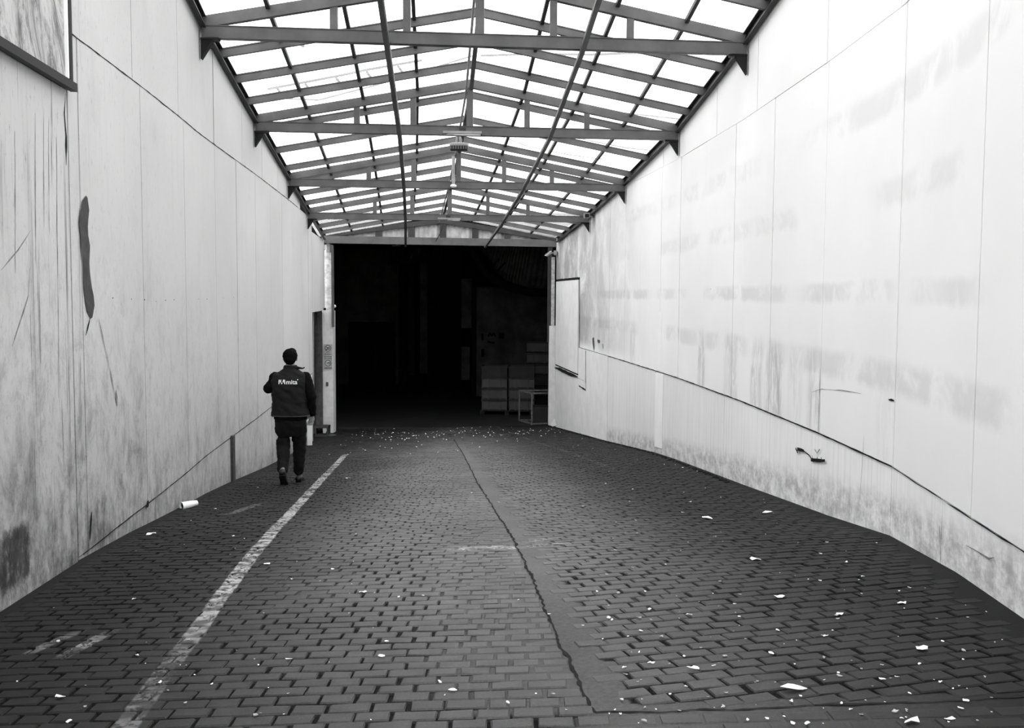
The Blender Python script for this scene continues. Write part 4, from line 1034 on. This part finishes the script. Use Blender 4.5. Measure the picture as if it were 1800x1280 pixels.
bigs = [((1395,1214), .040, 'largest torn pale leaf lying at the lower right of the cobbles'), ((1602,1272), .030, 'pale scrap at the bottom edge of the view, right of the largest leaf'),
 ((1620,1144), .026, 'long pale leaf lying right of the dark stain on the cobbles'), ((1326,986), .038, 'pale forked leaf on the right half of the cobbles, halfway to the hall'),
 ((1220,1178), .020, 'pale folded scrap left of the largest leaf'), ((1450,1121), .014, 'upright pale crumb left of the dark stain on the cobbles'), ((1475,1083), .020, 'pale round scrap above the dark stain on the cobbles'),
 ((1370,1052), .022, 'pale curled scrap between the forked leaf and the dark stain'), ((1243,913), .045, 'pale leaf lying furthest up the right half, towards the hall'), ((1352,904), .045, 'pale leaf near the foot of the right wall'),
 ((1586,1063), .022, 'pale oval scrap near the right wall foot'), ((1211,1083), .016, 'pale square crumb right of the cement strip'), ((470,993), .025, 'pale feather-like leaf right of the white painted line'),
 ((638,1043), .016, 'pale scrap left of the cement strip, middle of the lane'), ((507,1162), .013, 'pale bead-like scrap at the lower left of the lane'), ((796,1216), .013, 'small pale square left of the crack at the lower middle'),
 ((612,842), .03, 'white scrap beside the far end of the painted line'), ((105,1228), .020, 'curved pale scrap in the lower left corner'), ((670,1156), .013, 'thin pale stick-like scrap left of the crack'), ((265,941), .03, 'pale flat scrap near the left wall, beyond the paper cup'),
 ((1668,1268), .018, 'pale chip at the lower right corner of the lane'), ((1550,1197), .012, 'pale chip between the largest leaf and the right corner'), ((1145,1168), .012, 'pale chip right of the lower crack')]
for (px, py), s_, lab in bigs:
    o = lay(scrap(s_*1.45, rl, .35), on_floor(px, py), rl.uniform(-.5, .5)); o.data.materials.append(M_LITTER); tag(o, lab, 'scrap', 'larger scraps on the cobbles')
shapes = [scrap(.010, rl, .35) for _ in range(10)]
for m_ in shapes: m_.materials.append(M_LITTER)
shapes2 = [scrap(.010, rl, .35) for _ in range(6)]
for m_ in shapes2: m_.materials.append(M_LITTER2)
n = 0
while n < 270:
    if n < 175: px, py = rl.uniform(1050, 1800), rl.uniform(800, 1280)
    elif n < 220: px, py = rl.uniform(0, 620), rl.uniform(850, 1280)
    else: px, py = rl.uniform(560, 1300), rl.uniform(760, 1280)
    p = on_floor(px, py)
    if p.x < xl(p.y)+.15 or p.x > xr(p.y)-.12 or p.y > 20: continue
    o = lay((shapes if rl.random() < .6 else shapes2)[rl.randrange(6)], p, rl.uniform(0, 6)); s_ = rl.choice((.35,.5,.5,.7,.9,1.2)); s_ *= (1.0 + p.y*.05); o.scale = (s_, s_, s_)
    tag(o, 'tiny pale flake among many scattered over the cobbles', 'scrap', 'tiny flakes on the cobbles'); n += 1
# far drift of petals by the hall threshold: uncountable specks
bm = bmesh.new()
for _ in range(260):
    y = rl.gauss(25.6, 1.6) if rl.random() < .7 else rl.uniform(17, 28)
    y = min(max(y, 15), 28.1); x = rl.uniform(xl(y)+.75, xr(y)-.25); s_ = rl.uniform(.008, .022); z = fz(x, y)+.006; a = rl.uniform(0, 6)
    v_ = [bm.verts.new((x+s_*math.cos(a+k*2.1)*1.2, y+s_*math.sin(a+k*2.1), z+(.012 if k == 0 else 0))) for k in range(3)]; bm.faces.new(v_)
o = obj('petal_drift', bm, M_LITTER); o['kind'] = 'stuff'; o['label'] = 'white petals drifted across the ramp before the dark hall'; o['category'] = 'petals'
# black debris line along the right wall foot
bm = bmesh.new()
for _ in range(260):
    y = rl.uniform(12, 27); x = xr(y)-abs(rl.gauss(0, .04))-.07; s_ = rl.uniform(.015, .03); ell(bm, V3((x, y, fz(x, y)+.005)), s_, s_, s_*.6, seg=6)
o = obj('leaf_debris', bm, M_CRACK); o['kind'] = 'stuff'; o['label'] = 'dark crumbled debris along the foot of the right wall'; o['category'] = 'debris'
# paper cup by the left wall
p = on_floor(333, 893); cup = thing('paper_cup', 'crushed white paper cup lying by the left wall', 'cup', p + V3((0,0,.035)), math.radians(8))
bm = bmesh.new(); n = 18; rings = []
for (d, rr) in ((-.085,.042),(-.08,.040),(.0,.036),(.06,.030),(.085,.026)):
    rings.append([bm.verts.new((d, rr*math.cos(2*PI*k/n)*(1+.06*math.sin(3*k)), rr*.85*math.sin(2*PI*k/n))) for k in range(n)])
for A, B in zip(rings[:-1], rings[1:]):
    for k in range(n): bm.faces.new((A[k], A[(k+1)%n], B[(k+1)%n], B[k]))
bm.faces.new(rings[-1]); obj('cup_wall', bm, M_WHITE2, cup, True)
bm = bmesh.new(); n = 18; vo = [bm.verts.new((-.070, .036*math.cos(2*PI*k/n), .031*math.sin(2*PI*k/n))) for k in range(n)]; bm.faces.new(vo); obj('inside_shade', bm, M_CRACK, cup)  # black disc stands in for the shade inside the cup
bm = bmesh.new(); tube(bm, [(-.086, .043*math.cos(2*PI*k/n), .037*math.sin(2*PI*k/n)) for k in range(n+1)], .003, 5); obj('rolled_rim', bm, M_WHITE2, cup)
cup.rotation_euler = (0, math.radians(-4), math.radians(42)); cup.scale = (.95, 1.15, 1.15)
